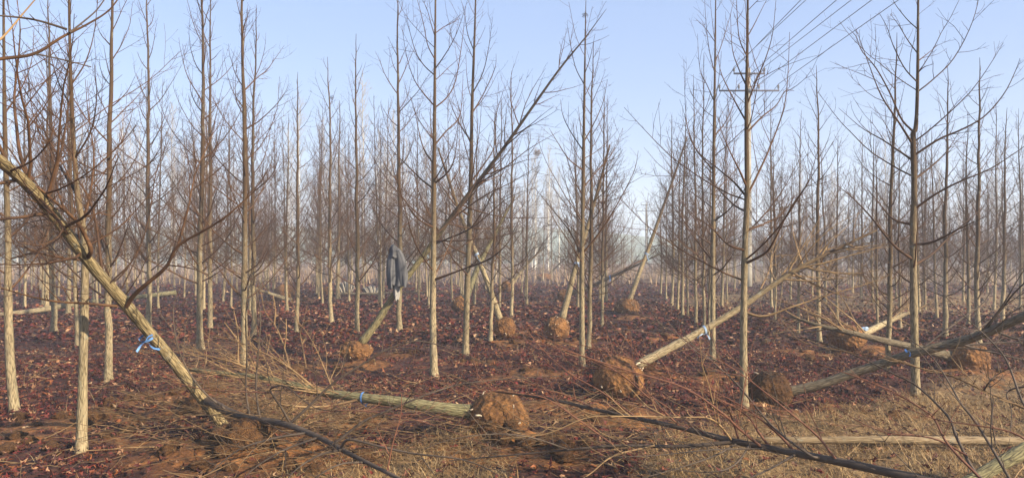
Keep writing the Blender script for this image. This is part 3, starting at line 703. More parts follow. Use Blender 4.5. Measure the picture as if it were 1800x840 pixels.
# big leaning trunk at the left
fallen('big leaning trunk with rough furrowed bark and a blue ribbon tied round it', None,
    [(405, 770, 6.9), (385, 738, 6.85), (300, 630, 6.55), (225, 540, 6.2), (152, 455, 5.85), (105, 392, 5.6), (58, 335, 5.35), (12, 293, 5.1), (-60, 240, 4.8), (-160, 170, 4.4)], .104, M_BARK2, [
    ([(152, 456, 5.85), (160, 440, 5.75), (150, 415, 5.7), (135, 390, 5.6), (112, 368, 5.5), (80, 340, 5.4), (55, 320, 5.3), (27, 277, 5.2), (0, 240, 5.1), (-30, 190, 5)], .019),
    ([(55, 320, 5.3), (36, 275, 5.4), (29, 220, 5.45), (25, 172, 5.5), (33, 95, 5.55), (35, 40, 5.6), (26, -20, 5.6)], .017),
    ([(180, 482, 5.95), (175, 440, 6.0), (167, 382, 6.1), (153, 343, 6.1), (134, 305, 6.2), (125, 240, 6.3), (110, 170, 6.4)], .014),
    ([(222, 538, 6.15), (236, 518, 6.1), (256, 500, 6.05), (292, 469, 6.0), (313, 432, 5.95), (366, 401, 5.9), (403, 376, 5.85), (444, 339, 5.85), (478, 308, 5.8), (492, 268, 5.8)], .021),
    ([(313, 432, 5.95), (323, 395, 6), (332, 360, 6.0), (345, 300, 6.1), (372, 240, 6.2), (380, 200, 6.2)], .011),
    ([(295, 466, 6.0), (323, 469, 5.9), (354, 478, 5.8), (380, 500, 5.8)], .007),
    ([(205, 538, 6.1), (150, 533, 5.9), (100, 530, 5.7), (50, 520, 5.5), (0, 505, 5.3), (-40, 490, 5.2)], .013),
    ([(150, 458, 5.85), (90, 450, 5.6), (50, 437, 5.5), (5, 422, 5.3)], .010),
    ([(65, 343, 5.4), (110, 400, 5.2), (75, 430, 5.1), (30, 425, 5.0)], .010),
    ([(115, 372, 5.5), (100, 330, 5.6), (90, 270, 5.8), (60, 210, 5.9), (50, 130, 6.0)], .010),
    ([(80, 340, 5.4), (110, 330, 5.3), (160, 300, 5.2), (215, 250, 5.2), (240, 220, 5.1)], .009),
    ([(190, 500, 6), (235, 455, 6.1), (260, 390, 6.2), (275, 300, 6.3), (300, 240, 6.4)], .008),
    ([(20, 300, 5.1), (60, 280, 5.0), (90, 240, 4.9), (100, 190, 4.9)], .009)], 14, zone=(.45, .98), limbm=M_LIMB, r_end=.62, dens=1.9, name='leaning_tree')
# mossy trunk with the big ball, lying left
fallen('mossy trunk lying across the foreground with a big orange root ball at its right end', (877, 736, 6.65, .25),
    [(830, 724, 6.65), (780, 718, 6.60), (700, 706, 6.65), (630, 698, 6.75), (560, 688, 6.90), (470, 666, 7.15), (380, 655, 7.35), (300, 645, 7.65)], .120, M_BARKG, [
    ([(640, 700, 6.75), (560, 715, 6.55), (480, 708, 6.45), (400, 690, 6.45), (330, 680, 6.55)], .012), ([(560, 688, 6.85), (500, 640, 6.95), (430, 605, 7.15), (380, 590, 7.25)], .012),
    ([(480, 668, 7.15), (420, 640, 7.05), (350, 620, 7.05), (300, 600, 7.15)], .010)], 26, zone=(.45, .98), Lk=.62, limbm=M_STRAWTWIG, dens=2.0, roots=6, lr=.006)
# pale trunk rising to the right
fallen('pale trunk slanting up to the right from a round muddy root ball', (1087, 667, 8.75, .275),
    [(1118, 643, 8.75), (1180, 610, 8.85), (1240, 578, 8.95), (1305, 538, 9.05), (1360, 500, 9.15), (1410, 468, 9.25), (1470, 438, 9.4), (1540, 405, 9.6)], .102, M_BARK, [
    ([(1300, 545, 9.05), (1340, 556, 8.95), (1390, 540, 8.9), (1450, 520, 8.9), (1520, 500, 8.9), (1570, 480, 8.9)], .017), ([(1410, 468, 9.25), (1450, 478, 9.1), (1510, 480, 9), (1560, 470, 9)], .011),
    ([(1330, 522, 9.1), (1350, 480, 9.3), (1362, 440, 9.4), (1390, 390, 9.5)], .010), ([(1400, 472, 9.25), (1430, 430, 9.0), (1470, 395, 8.9), (1520, 370, 8.8)], .011)], 26, zone=(.58, .99), Lk=.75, limbm=M_STRAWTWIG, dens=1.15, roots=9)
fallen('dark fallen trunk rising towards the right edge, its shaded root ball behind a standing tree', (1352, 690, 8.2, .235),
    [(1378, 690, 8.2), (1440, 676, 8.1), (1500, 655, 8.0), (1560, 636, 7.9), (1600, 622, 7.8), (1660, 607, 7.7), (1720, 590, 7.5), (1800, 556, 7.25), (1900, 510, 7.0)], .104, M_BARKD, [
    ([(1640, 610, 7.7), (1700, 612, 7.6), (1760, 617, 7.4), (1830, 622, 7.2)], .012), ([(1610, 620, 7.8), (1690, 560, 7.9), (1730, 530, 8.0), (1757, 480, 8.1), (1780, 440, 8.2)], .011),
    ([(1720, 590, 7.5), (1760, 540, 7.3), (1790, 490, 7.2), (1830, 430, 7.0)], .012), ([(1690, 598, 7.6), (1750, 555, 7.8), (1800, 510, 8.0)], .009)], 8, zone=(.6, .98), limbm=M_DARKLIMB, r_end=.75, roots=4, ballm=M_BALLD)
fallen('grey trunk lying left through the brush from the orange root ball beside the kinked tree', (1702, 632, 10.6, .265),
    [(1668, 626, 10.6), (1620, 614, 10.5), (1560, 600, 10.4), (1500, 586, 10.4), (1440, 572, 10.5), (1390, 556, 10.7)], .125, M_BARKD, [
    ([(1480, 580, 10.4), (1440, 555, 10.2), (1390, 535, 10.2), (1340, 520, 10.3)], .012)], 14, zone=(.5, .98), Lk=.7, limbm=M_STRAWTWIG, roots=6)
fallen('trunk running away behind the brush from a half hidden orange root ball', (1490, 594, 12.8, .30),
    [(1515, 588, 12.9), (1560, 566, 13.6), (1600, 548, 14.4), (1640, 532, 15.2)], .12, M_BARK, [], 14, zone=(.3, .98), Lk=.7, limbm=M_STRAWTWIG, roots=4, sq=(1, 1, .72))
# the one that carries the jacket
fallen('long leaning tree that carries the grey jacket, slanting up to the right', (626, 617, 11.8, .215),
    [(634, 604, 11.8), (660, 570, 11.8), (697, 512, 11.8), (740, 455, 11.8), (780, 400, 11.8), (830, 333, 11.8), (880, 268, 11.8), (930, 197, 11.8), (985, 120, 11.8), (1030, 65, 11.8), (1066, 16, 11.8)], .118, M_BARKJ, [
    ([(835, 325, 11.8), (880, 300, 11.5), (930, 262, 11.3), (985, 230, 11.2)], .013), ([(790, 388, 11.8), (850, 345, 11.6), (900, 320, 11.5), (950, 290, 11.4)], .015), ([(760, 430, 11.8), (830, 400, 11.4), (890, 350, 11.2), (940, 330, 11.0)], .015),
    ([(735, 462, 11.8), (800, 440, 12.1), (870, 390, 12.3), (905, 350, 12.4)], .014)], 30, zone=(.36, .97), Lk=.85, r_end=.04, roots=4, sq=(1.1, 1, .75), amp=.14)
fallen('leaning tree tilted left on a round orange root ball, white strips tied high on it', (887, 576, 14.9, .215),
    [(879, 562, 14.9), (860, 505, 15.0), (838, 448, 15.1), (812, 385, 15.2), (790, 320, 15.3), (770, 260, 15.4)], .12, M_BARK, [], 16, zone=(.45, .98), roots=5, fine=False)
fallen('leaning tree tilted right on a root ball dotted with white cut roots', (979, 577, 14.9, .245),
    [(988, 560, 14.9), (1000, 515, 14.9), (1014, 460, 14.9), (1034, 395, 15.0), (1052, 330, 15.1), (1072, 255, 15.1)], .13, M_BARK, [], 18, zone=(.4, .98), roots=16, fine=False)
fallen('leaning tree on a root ball dark on one side, standing clear right of the middle', (1102, 540, 21.5, .31),
    [(1106, 530, 21.5), (1120, 490, 21.5), (1137, 445, 21.6), (1160, 380, 21.7), (1185, 310, 21.8), (1208, 240, 21.9)], .15, M_BARK, [
    ([(1134, 455, 21.6), (1110, 466, 21.1), (1075, 482, 20.8), (1050, 494, 20.6)], .02)], 16, zone=(.35, .98), roots=14, sq=(1.1, 1, .8), fine=False)
fallen('small grey tree lying to the right from a dark root ball behind the dotted one', (991, 520, 26.8, .23),
    [(1000, 517, 26.8), (1035, 505, 26.6), (1075, 486, 26.3), (1115, 468, 26.0), (1160, 446, 25.8)], .16, M_BARKD, [], 10, zone=(.45, .98), roots=0, fine=False)
fallen('short leaning tree behind the left-tilted one, with a bright orange root ball', (890, 504, 34, .25),
    [(900, 498, 34.0), (925, 466, 34.0), (955, 435, 34.0)], .18, M_BARK, [], 8, zone=(.5, .98), roots=0, fine=False)
fallen('brownish leaning trunk with a dark root ball, just behind the pale barked tree', (809, 536, 21.5, .24),
    [(817, 530, 21.5), (840, 470, 21.5), (868, 415, 21.5), (905, 345, 21.5)], .19, M_BARKG, [], 12, zone=(.4, .98), roots=3, fine=False, amp=.14)
fallen('short pale log with broken side stubs in front of an orange root ball', (500, 517, 27, .36),
    [(512, 529, 26.4), (490, 521, 26.3), (460, 511, 26.2), (428, 498, 26.2)], .17, M_BARK, [([(480, 518, 26.3), (483, 535, 25.5), (478, 545, 25)], .025)], 8, zone=(.5, .98), limbm=M_STRAWTWIG, roots=0, fine=False)
fallen('long thin trunk lying level behind the slim trees, its small orange ball at the left', (575, 513, 31, .22),
    [(585, 516, 31), (640, 516, 31), (700, 514, 31.2), (800, 512, 31.5)], .12, M_BARKD, [], 8, zone=(.5, .98), roots=0, fine=False)
fallen('far leaning sapling on a low earth mound in the haze', (957, 487, 52, .42), [(965, 483, 52), (985, 462, 52), (1010, 440, 52)], .16, M_BARKD, [], 5, zone=(.5, .98), roots=0, sq=(1.3, 1, .6), fine=False)
# logs at the far left
def log(label, pts, dia, m_, name='log'):
    tp = smooth([P(*q) for q in pts], 24); base = tp[0].copy(); base[2] = gz(base[0], base[1])
    mb = MB(); mb.tube(tp, dia / 2 * np.linspace(1, .7, 24) * (1 + .04 * nr.normal(size=24)), 12, cap=True, rough=.05)
    o = mb.build(name, m_, None, base); o.location = base
    return tag(o, label, 'log')
log('pale peeled log lying behind the left edge trunk', [(135, 533, 21.5), (70, 545, 21), (0, 553, 20.5), (-60, 560, 20)], .16, M_BARK)
log('grey log lying behind the ribbon tied leaning trunk', [(310, 514, 27), (240, 522, 26.5), (160, 530, 26)], .17, M_BARKG)
log('level pale pole lying in the straw at lower right', [(1860, 777, 6.45), (1700, 774, 6.37), (1500, 773, 6.33), (1330, 774, 6.3)], .082, bark_mat('bark_pole', (.28, .205, .12), (.20, .14, .078), (.08, .05, .028), (.18, .125, .065), 0, 5, sx=22))
log('thick speckled log end in the bottom right corner', [(1840, 770, 5.2), (1770, 808, 5.0), (1700, 848, 4.8), (1640, 880, 4.7)], .10, M_BARKG)

# ------------------------------------------------------------------ fallen crowns in the foreground
def brush(label, limbs, name='fallen_branch', main=M_DARKLIMB, cat='branch', dens=.55, tl=.7):
    """limbs = [([(px,py,d)..], radius, material or None)]; the first is the main limb"""
    pts0 = smooth([P(*q) for q in limbs[0][0]], 30); base = pts0[0].copy(); base[2] = gz(base[0], base[1])
    o = thing(name, base, label, cat)
    for i, (pts, r, mm) in enumerate(limbs):
        q = MB(); cur = smooth([P(*a) for a in pts], max(12, 4 * len(pts)))
        limb(q, cur, r, max(.0022, r * .22), dens if i else dens * .5, 8 if i == 0 else 6, tl=tl, s0=.12)
        q.build('main_limb' if i == 0 else 'branch', mm or main, o, base)
    return o
RT = M_TWIGR
brush('big dark fallen treetop reaching from the lower right towards the middle, many reddish shoots', [
    ([(1760, 880, 4.3), (1600, 838, 4.6), (1450, 806, 4.9), (1290, 775, 5.2), (1200, 752, 5.4), (1050, 720, 5.7), (960, 700, 5.9), (868, 687, 6.1)], .034, None),
    ([(1290, 776, 5.2), (1200, 784, 5.25), (1080, 783, 5.3), (1000, 790, 5.3), (880, 801, 5.35), (790, 809, 5.4)], .016, None),
    ([(1440, 804, 4.9), (1420, 797, 4.9), (1357, 748, 5.1), (1300, 680, 5.3), (1257, 640, 5.5), (1208, 600, 5.7), (1130, 556, 5.9), (1040, 542, 6.1)], .010, None),
    ([(1400, 796, 5), (1360, 755, 5.1), (1314, 720, 5.2), (1260, 690, 5.3), (1200, 660, 5.4), (1080, 622, 5.6), (1000, 600, 5.7)], .009, RT),
    ([(1354, 787, 5.1), (1334, 760, 5.1), (1314, 731, 5.15), (1271, 705, 5.2), (1200, 671, 5.4), (1100, 640, 5.6)], .009, RT),
    ([(1300, 777, 5.2), (1291, 748, 5.2), (1280, 720, 5.2), (1257, 697, 5.2), (1229, 683, 5.3), (1170, 676, 5.4)], .008, RT),
    ([(1337, 784, 5.1), (1300, 754, 5.0), (1266, 723, 4.9), (1200, 680, 4.9), (1100, 650, 4.9), (985, 613, 4.9), (900, 590, 5)], .009, RT),
    ([(1470, 808, 4.85), (1437, 766, 4.9), (1386, 723, 4.9), (1337, 683, 5), (1291, 649, 5.1), (1240, 620, 5.1)], .008, RT),
    ([(1286, 773, 5.2), (1266, 748, 5.1), (1243, 734, 5.0), (1200, 733, 5.0), (1090, 731, 4.9), (1030, 734, 4.9), (960, 762, 4.9), (880, 770, 4.9)], .007, M_STRAWTWIG),
    ([(1317, 782, 5.1), (1297, 811, 4.9), (1271, 826, 4.8), (1229, 829, 4.8), (1170, 822, 4.8)], .008, None),
    ([(1297, 778, 5.2), (1257, 800, 5.0), (1200, 820, 4.9), (1120, 842, 4.8)], .008, None),
    ([(1400, 797, 5.0), (1360, 820, 4.8), (1314, 842, 4.7), (1280, 860, 4.6)], .009, None),
    ([(1200, 753, 5.4), (1130, 690, 5.5), (1080, 650, 5.6), (1010, 620, 5.7), (940, 585, 5.8)], .007, RT),
    ([(1120, 735, 5.5), (1060, 690, 5.5), (1000, 655, 5.5), (950, 610, 5.5), (920, 570, 5.5)], .006, RT),
    ([(1050, 720, 5.7), (980, 690, 5.8), (900, 680, 5.9), (800, 690, 6), (720, 700, 6)], .006, RT),
    ([(1150, 783, 5.25), (1080, 800, 5.1), (1040, 830, 5), (1010, 850, 4.9)], .008, M_STRAWTWIG),
    ([(1080, 783, 5.3), (1020, 740, 5.3), (960, 700, 5.3), (900, 690, 5.2), (840, 685, 5.2)], .006, RT),
    ([(1000, 790, 5.3), (940, 770, 5.2), (880, 762, 5.1), (800, 770, 5), (740, 790, 5)], .006, None),
    ([(1350, 788, 5.1), (1250, 790, 4.9), (1150, 800, 4.8), (1050, 803, 4.7)], .006, None),
    ([(1240, 762, 5.3), (1180, 720, 5.4), (1140, 690, 5.4), (1110, 640, 5.4)], .005, RT)], name='fallen_treetop', cat='fallen tree', dens=1.6, tl=.95)
brush('loose spray of thin dark shoots arching across the bottom right corner', [
    ([(1800, 880, 4.2), (1723, 840, 4.4), (1683, 771, 4.6), (1666, 731, 4.7), (1614, 680, 4.9), (1571, 657, 5.0), (1500, 623, 5.2), (1420, 595, 5.4), (1335, 590, 5.6)], .011, None),
    ([(1723, 840, 4.4), (1666, 780, 4.5), (1643, 737, 4.6), (1623, 720, 4.6), (1571, 689, 4.7), (1500, 660, 4.8), (1440, 640, 4.9)], .008, RT),
    ([(1790, 870, 4.2), (1774, 840, 4.2), (1720, 749, 4.4), (1689, 709, 4.5), (1671, 677, 4.6), (1637, 626, 4.7), (1590, 590, 4.8), (1540, 560, 4.9)], .009, None),
    ([(1840, 735, 4.4), (1800, 717, 4.5), (1729, 686, 4.6), (1671, 660, 4.7), (1614, 646, 4.8), (1557, 629, 4.9), (1500, 620, 5), (1400, 600, 5.1)], .009, M_STRAWTWIG),
    ([(1840, 760, 4.3), (1800, 711, 4.4), (1771, 637, 4.6), (1743, 600, 4.7), (1700, 560, 4.8), (1640, 497, 5)], .008, None),
    ([(1750, 780, 4.4), (1744, 740, 4.4), (1746, 700, 4.4), (1740, 690, 4.4)], .005, None), ([(1729, 686, 4.6), (1740, 670, 4.5), (1756, 656, 4.5), (1790, 640, 4.4)], .006, None),
    ([(1840, 800, 4.2), (1780, 760, 4.3), (1700, 745, 4.4), (1640, 735, 4.5), (1560, 700, 4.6)], .006, RT), ([(1700, 800, 4.5), (1640, 770, 4.6), (1560, 760, 4.7), (1500, 735, 4.8), (1440, 690, 5)], .006, RT),
    ([(1840, 690, 4.5), (1800, 680, 4.5), (1770, 690, 4.6), (1778, 720, 4.5), (1776, 760, 4.4)], .007, None)], dens=1.1, tl=.85)
brush('dark grey limb running from beside the leaning trunk foot out of the bottom edge', [
    ([(365, 704, 6.7), (400, 722, 6.5), (440, 735, 6.3), (500, 745, 6.0), (560, 768, 5.7), (620, 800, 5.3), (700, 840, 4.9), (780, 885, 4.5)], .040, None),
    ([(511, 746, 6.0), (497, 720, 5.95), (480, 695, 5.9), (476, 683, 5.9), (500, 678, 5.8), (530, 700, 5.8), (558, 718, 5.8), (600, 722, 5.7)], .010, None),
    ([(505, 746, 6.0), (514, 740, 6.0), (543, 714, 6.0), (571, 686, 6.0), (600, 663, 6.0), (640, 638, 6.0), (680, 614, 6.0), (720, 601, 6.0), (745, 600, 6.0), (780, 609, 6.0), (815, 622, 6.0), (860, 640, 6)], .012, None),
    ([(585, 780, 5.5), (600, 770, 5.5), (640, 740, 5.5), (690, 718, 5.5), (740, 697, 5.5), (790, 680, 5.6), (830, 672, 5.6), (900, 665, 5.7), (985, 660, 5.8)], .012, None),
    ([(600, 785, 5.4), (615, 772, 5.3), (670, 785, 5.2), (730, 797, 5.1), (800, 805, 5.0), (850, 820, 4.9), (890, 845, 4.8)], .011, None),
    ([(440, 735, 6.3), (436, 715, 6.3), (432, 680, 6.3), (434, 630, 6.3), (432, 560, 6.3), (437, 510, 6.3), (450, 483, 6.3), (470, 476, 6.3)], .011, None),
    ([(460, 738, 6.2), (455, 725, 6.2), (450, 680, 6.2), (453, 630, 6.2), (458, 560, 6.2), (453, 510, 6.2), (471, 488, 6.2)], .012, None),
    ([(477, 690, 5.9), (420, 688, 6.0), (360, 684, 6.1), (300, 670, 6.2)], .006, RT), ([(400, 722, 6.5), (360, 690, 6.4), (330, 650, 6.4), (310, 600, 6.3), (305, 540, 6.3), (318, 500, 6.3)], .010, None),
    ([(560, 768, 5.7), (500, 790, 5.5), (450, 820, 5.3), (420, 850, 5.2)], .010, None), ([(540, 760, 5.8), (480, 770, 5.7), (420, 790, 5.6), (370, 830, 5.5), (340, 860, 5.4)], .010, None),
    ([(600, 790, 5.4), (560, 800, 5.2), (520, 825, 5.0), (500, 850, 4.9)], .009, None), ([(680, 830, 5.0), (690, 780, 5.0), (704, 730, 5.0), (706, 690, 5.0)], .006, RT),
    ([(640, 812, 5.2), (600, 815, 5.0), (560, 835, 4.9), (540, 860, 4.8)], .008, None), ([(520, 750, 5.9), (560, 725, 5.9), (640, 722, 5.8), (720, 735, 5.7), (800, 760, 5.6), (900, 800, 5.4)], .006, RT)], dens=1.3, tl=.9)
brush('blurred close branch crossing the upper left corner', [
    ([(-90, 118, 2.6), (0, 104, 2.7), (60, 95, 2.75), (110, 65, 2.8), (150, 45, 2.85), (190, 20, 2.9), (215, -12, 2.95)], .0075, M_LIMB),
    ([(122, 58, 2.8), (145, 40, 2.9), (170, 18, 3), (190, -10, 3.1)], .004, None), ([(118, 52, 2.8), (60, 35, 2.75), (0, 28, 2.7), (-40, 24, 2.6)], .0045, None),
    ([(62, 95, 2.75), (105, 104, 2.8), (160, 118, 2.9)], .003, None), ([(-60, 110, 2.7), (0, 70, 2.8), (40, 25, 2.9), (70, -10, 3)], .005, M_STRAWTWIG)], name='overhanging_branch', dens=.25, tl=.25)
def sapling(label, stems, m_=M_STRAWTWIG):
    base = P(*stems[0][0]); base[2] = gz(base[0], base[1]); o = thing('dry_sapling', base, label, 'sapling')
    for pts in stems:
        q = MB(); limb(q, smooth([P(*a) for a in pts], 14), .013, .004, .8, 6, tl=.6, s0=.3); q.build('stem', m_, o, base)
sapling('pale dry sapling forking twice, in the leaves in front of the short log', [[(538, 645, 11.2), (530, 600, 11.2), (525, 572, 11.2), (519, 545, 11.2), (508, 515, 11.2)], [(527, 580, 11.2), (537, 566, 11.1), (546, 561, 11.1)], [(531, 605, 11.2), (537, 592, 11.3), (540, 578, 11.3)]])
sapling('pale crooked stems rising from the brush right of the dark upright stems', [[(508, 642, 10.5), (498, 605, 10.5), (484, 573, 10.5), (466, 548, 10.5), (458, 512, 10.6)], [(500, 610, 10.5), (503, 585, 10.4), (503, 560, 10.4)], [(482, 570, 10.5), (484, 545, 10.5), (480, 520, 10.5)]])
sapling('pale dry stems left of the dark upright stems', [[(418, 640, 10.8), (419, 600, 10.8), (417, 575, 10.8), (411, 545, 10.8)], [(419, 600, 10.8), (405, 580, 10.8), (394, 566, 10.7)]])

# ------------------------------------------------------------------ ribbons, jacket, bundles
def ribbon(label, p, axis_, r, mat_, tails, wd=.03):
    p = np.asarray(p, float); ax = unit(np.asarray(axis_, float)); u = perp(ax); v = np.cross(ax, u)
    a = np.linspace(0, 2 * math.pi, 21)[:-1]
    o = thing('ribbon', p, label, 'ribbon')
    mb = MB(); ro = r * 1.05 + .004
    V = np.concatenate([np.stack([(np.cos(t) * u + np.sin(t) * v) * ro + ax * (s * wd / 2 + .012 * math.sin(t)) for t in a]) for s in (-1, 1)])
    i = np.arange(20); j = (i + 1) % 20
    mb.raw(V, np.stack([i, j, j + 20, i + 20], -1)); mb.build('band', mat_, o)
    for tl in tails:
        tl = np.array(tl, float); s0 = tl[0]; pts = smooth([s0, (s0 + tl[1]) / 2 + rv() * .012, tl[1]], 9); ww = wd * .55
        n_ = unit(np.cross(tl[1] - s0, np.array((0, 1.0, .25))))
        V = []
        for q, f in zip(pts, np.linspace(.35, 1, 9)): V += [q + n_ * ww * f * .8 + np.array((0, .008 * math.sin(q[2] * 60), 0)), q - n_ * ww * f * .8]
        mb = MB(); mb.raw(V, [[2 * k, 2 * k + 1, 2 * k + 3, 2 * k + 2] for k in range(8)]); mb.build('tail', mat_, o)
    return o
def rib(label, px, py, d, ax, r, mat_, tails, wd=.03):
    p = P(px, py, d)
    ribbon(label, p, ax, r, mat_, [((P(a, b_, d - r - .012) - p), (P(c_, e, d - r - .03) - p)) for a, b_, c_, e in tails], wd)
rib('bright blue ribbon knotted round the big leaning trunk at the left', 258, 593, 6.38, P(225, 540, 6.2) - P(300, 630, 6.55), .052, M_RIBBON, [(256, 600, 240, 618), (258, 598, 281, 614), (257, 600, 268, 588)], .02)
rib('light blue band round the mossy fallen trunk', 641, 700, 6.74, P(560, 688, 6.9) - P(700, 706, 6.65), .050, M_RIBBON, [(642, 708, 645, 713)], .016)
rib('pale blue ribbon hanging below the pale rising trunk', 1238, 580, 8.95, P(1305, 538, 9.05) - P(1180, 610, 8.85), .045, M_RIBBONW, [(1236, 586, 1226, 594), (1239, 586, 1248, 596)], .024)
rib('small blue ribbon round the dark fallen trunk near the kinked tree', 1597, 622, 7.82, P(1660, 607, 7.7) - P(1560, 636, 7.9), .050, M_RIBBON, [(1597, 616, 1599, 626)], .018)
rib('white strip tied high on the left-tilted leaning tree', 838, 448, 15.1, P(812, 385, 15.2) - P(860, 505, 15.0), .045, M_RIBBONW, [(838, 446, 846, 464)], .04)
rib('white strip on the right-tilted leaning tree by the slim pair', 1013, 463, 14.9, P(1034, 395, 15.0) - P(1000, 515, 14.9), .046, M_RIBBONW, [(1013, 463, 1018, 469)], .04)
rib('small pale blue strip on the grey tree lying in the middle distance', 1073, 487, 26.3, P(1115, 468, 26.0) - P(1035, 505, 26.6), .06, M_RIBBON, [(1073, 488, 1072, 494)], .05)
rib('white strip on the leaning tree with the dark sided root ball', 1137, 446, 21.6, P(1160, 380, 21.7) - P(1120, 490, 21.5), .055, M_RIBBONW, [(1137, 447, 1141, 458)], .05)

def jacket():
    d = 11.68; S = d / F; base = P(697, 528, d)
    o = thing('jacket', base, 'grey jacket hung over the slanting trunk, its pale lining hanging out below', 'jacket')
    def drape(name, prof, m_, folds, seed, th=.07, n=40, yo=0.):
        """prof: rows of (py, centre px, half width px); a folded cloth body with real thickness"""
        rr = random.Random(seed); ph = [rr.uniform(0, 6.28) for _ in range(4)]
        rows = smooth(np.array([(a, b_, c_) for a, b_, c_ in prof], float), 26); V = []
        for i, (py, cx, hw) in enumerate(rows):
            t = i / 25
            for j in range(n):
                a = 2 * math.pi * j / n
                fold = 1 + (.14 + .20 * t) * math.sin(folds * a + ph[0] + 1.2 * t) + .11 * math.sin((folds * 2 + 1) * a + ph[1] - 2 * t)
                q = P(cx, py, d)
                V.append(q - base + np.array((math.cos(a) * hw * .86 * S * fold, math.sin(a) * th * fold * (.6 + .6 * t) + yo, .012 * math.sin(3 * a + ph[2]) * t)))
        i = np.arange(25)[:, None] * n; j = np.arange(n)[None]; j2 = (j + 1) % n
        mb = MB(); mb.raw(V, np.stack([i + j, i + j2, i + n + j2, i + n + j], -1).reshape(-1, 4))
        V = np.array(V); 
        for e, f in ((0, False), (25, True)):
            c = V[e * n:(e + 1) * n].mean(0) + np.array((0, 0, .02 if not f else .05)); k0 = mb.n
            ring = V[e * n:(e + 1) * n]; jj = np.arange(n)
            mb.raw(np.concatenate([ring, [c]]), T=np.stack([np.full(n, n), jj, (jj + 1) % n], -1))
        mb.build(name, m_, o)
    drape('body', [(434, 694, 4), (440, 696, 9), (455, 698, 13), (475, 699, 15.5), (490, 699, 16.5), (501, 698, 16)], M_JACKET, 6, 3, .075)
    drape('sleeve', [(446, 689, 5), (465, 687, 6.2), (485, 686.5, 6), (507, 688, 4.6)], M_JACKET, 3, 5, .05, 20, -.05)
    drape('sleeve', [(440, 700, 5), (455, 706, 6.5), (475, 709, 7), (503, 711, 5)], M_JACKET, 3, 9, .05, 20, -.06)
    drape('lining', [(498, 697, 7), (508, 697, 6.5), (518, 697.5, 5.5), (527, 698, 3)], M_LINING, 4, 7, .05, 24)
    drape('hood', [(431, 692, 3), (436, 693, 7), (443, 695, 9), (452, 694, 5)], M_JACKET, 4, 8, .07, 24, -.04)
jacket()
def bundle(label, px, py, d, wpx, hpx, seed):
    base = P(px, py, d); base[2] = gz(base[0], base[1]); o = thing('rope_bundle', base, label, 'bundle')
    rr = random.Random(seed); W = wpx * d / F / 2; Hh = hpx * d / F
    for i in range(12):
        u = (i + .5) / 12 * 2 - 1
        mb = MB(); a = np.linspace(0, math.pi, 12)
        pts = np.stack([u * W * (.55 + .45 * np.sin(a)) + .25 * W * np.cos(a) + rr.uniform(-.03, .03), -.35 * np.cos(a) * W + rr.uniform(-.02, .02), .02 + np.sin(a) * Hh * (1 - .4 * u * u) * rr.uniform(.85, 1.05)], -1)
        mb.tube(pts, np.full(12, W * .075), 6, cap=True); mb.build('strand', M_SHEATH if i % 3 else M_JACKET, o)
bundle('pale striped rope bundle lying among branches, left of two behind the straight trees', 606, 505, 33, 32, 18, 4)
bundle('pale striped rope bundle lying lower, right of two behind the straight trees', 652, 509, 32, 32, 15, 6)
p = P(1519, 578, 12.4)
V = lump(ICO3[0], .5, 31, sq=(1.1, .6, .6)) * .055 + p
mb = MB(); mb.raw(V, T=ICO3[1]); o = mb.build('plastic_scrap', M_RIBBONW, None, p); o.location = p
tag(o, 'crumpled whitish plastic scrap on the brush above a half hidden root ball', 'scrap')

# ------------------------------------------------------------------ power poles and lines
def pole(label, x, y, ztop, k=1.0):
    o = thing('power_pole', (x, y, 0), label, 'power pole'); ang = R(4)
    mb = MB(); mb.tube(np.array([(0, 0, z) for z in np.linspace(-.2, ztop, 12)]), np.linspace(.20, .12, 12), 14, cap=True); mb.build('pole', M_CONC, o)
    for z, hw, ins in ((ztop - .30, .80, (-.78, .78)), (ztop - 1.18, 1.55, (-1.53, -.53, .5, 1.5))):
        a = MB(); a.box((0, -.19, z), (hw, .035, .04)); a.box((0, -.15, z - .01), (.16, .035, .07)); arm = a.build('cross_arm', M_STEEL, o)
        for q in ins:
            i = MB(); i.tube(np.array([(q, -.19, z + .042), (q, -.19, z + .10), (q, -.19, z + .12), (q, -.19, z + .20), (q, -.19, z + .21), (q, -.19, z + .29), (q, -.19, z + .34)]), [.02, .02, .06, .045, .06, .045, .02], 8, cap=True); i.build('insulator', M_PORC, arm)
        for s in (-1, 1):
            bq = MB(); bq.tube(np.array([(s * .11, -.17, z - .75), (s * hw * .55, -.19, z - .045)]), [.022, .022], 5, cap=True); bq.build('brace', M_STEEL, o)
    return o
PX, PY, PT = (1315 - 900) * 40 / F, 40.0, H + (HOR - 121) * 40 / F
pole('concrete power pole with two steel cross arms behind the tall tree at right', PX, PY, PT)
PX2 = (1136 - 900) * 112 / F
pole('tiny hazy power pole far off, beside the leaning tree right of the middle', PX2, 112, PT - 2.0)
WL = [('nearest the left end of the lower cross arm', -1.53, -1.18, 1408), ('from the left end of the upper cross arm', -.78, -.30, 1417), ('from the inner left insulator of the lower cross arm', -.53, -1.18, 1471),
      ('from the right end of the upper cross arm', .78, -.30, 1497), ('from the inner right insulator of the lower cross arm', .5, -1.18, 1533), ('from the right end of the lower cross arm', 1.5, -1.18, 1580)]
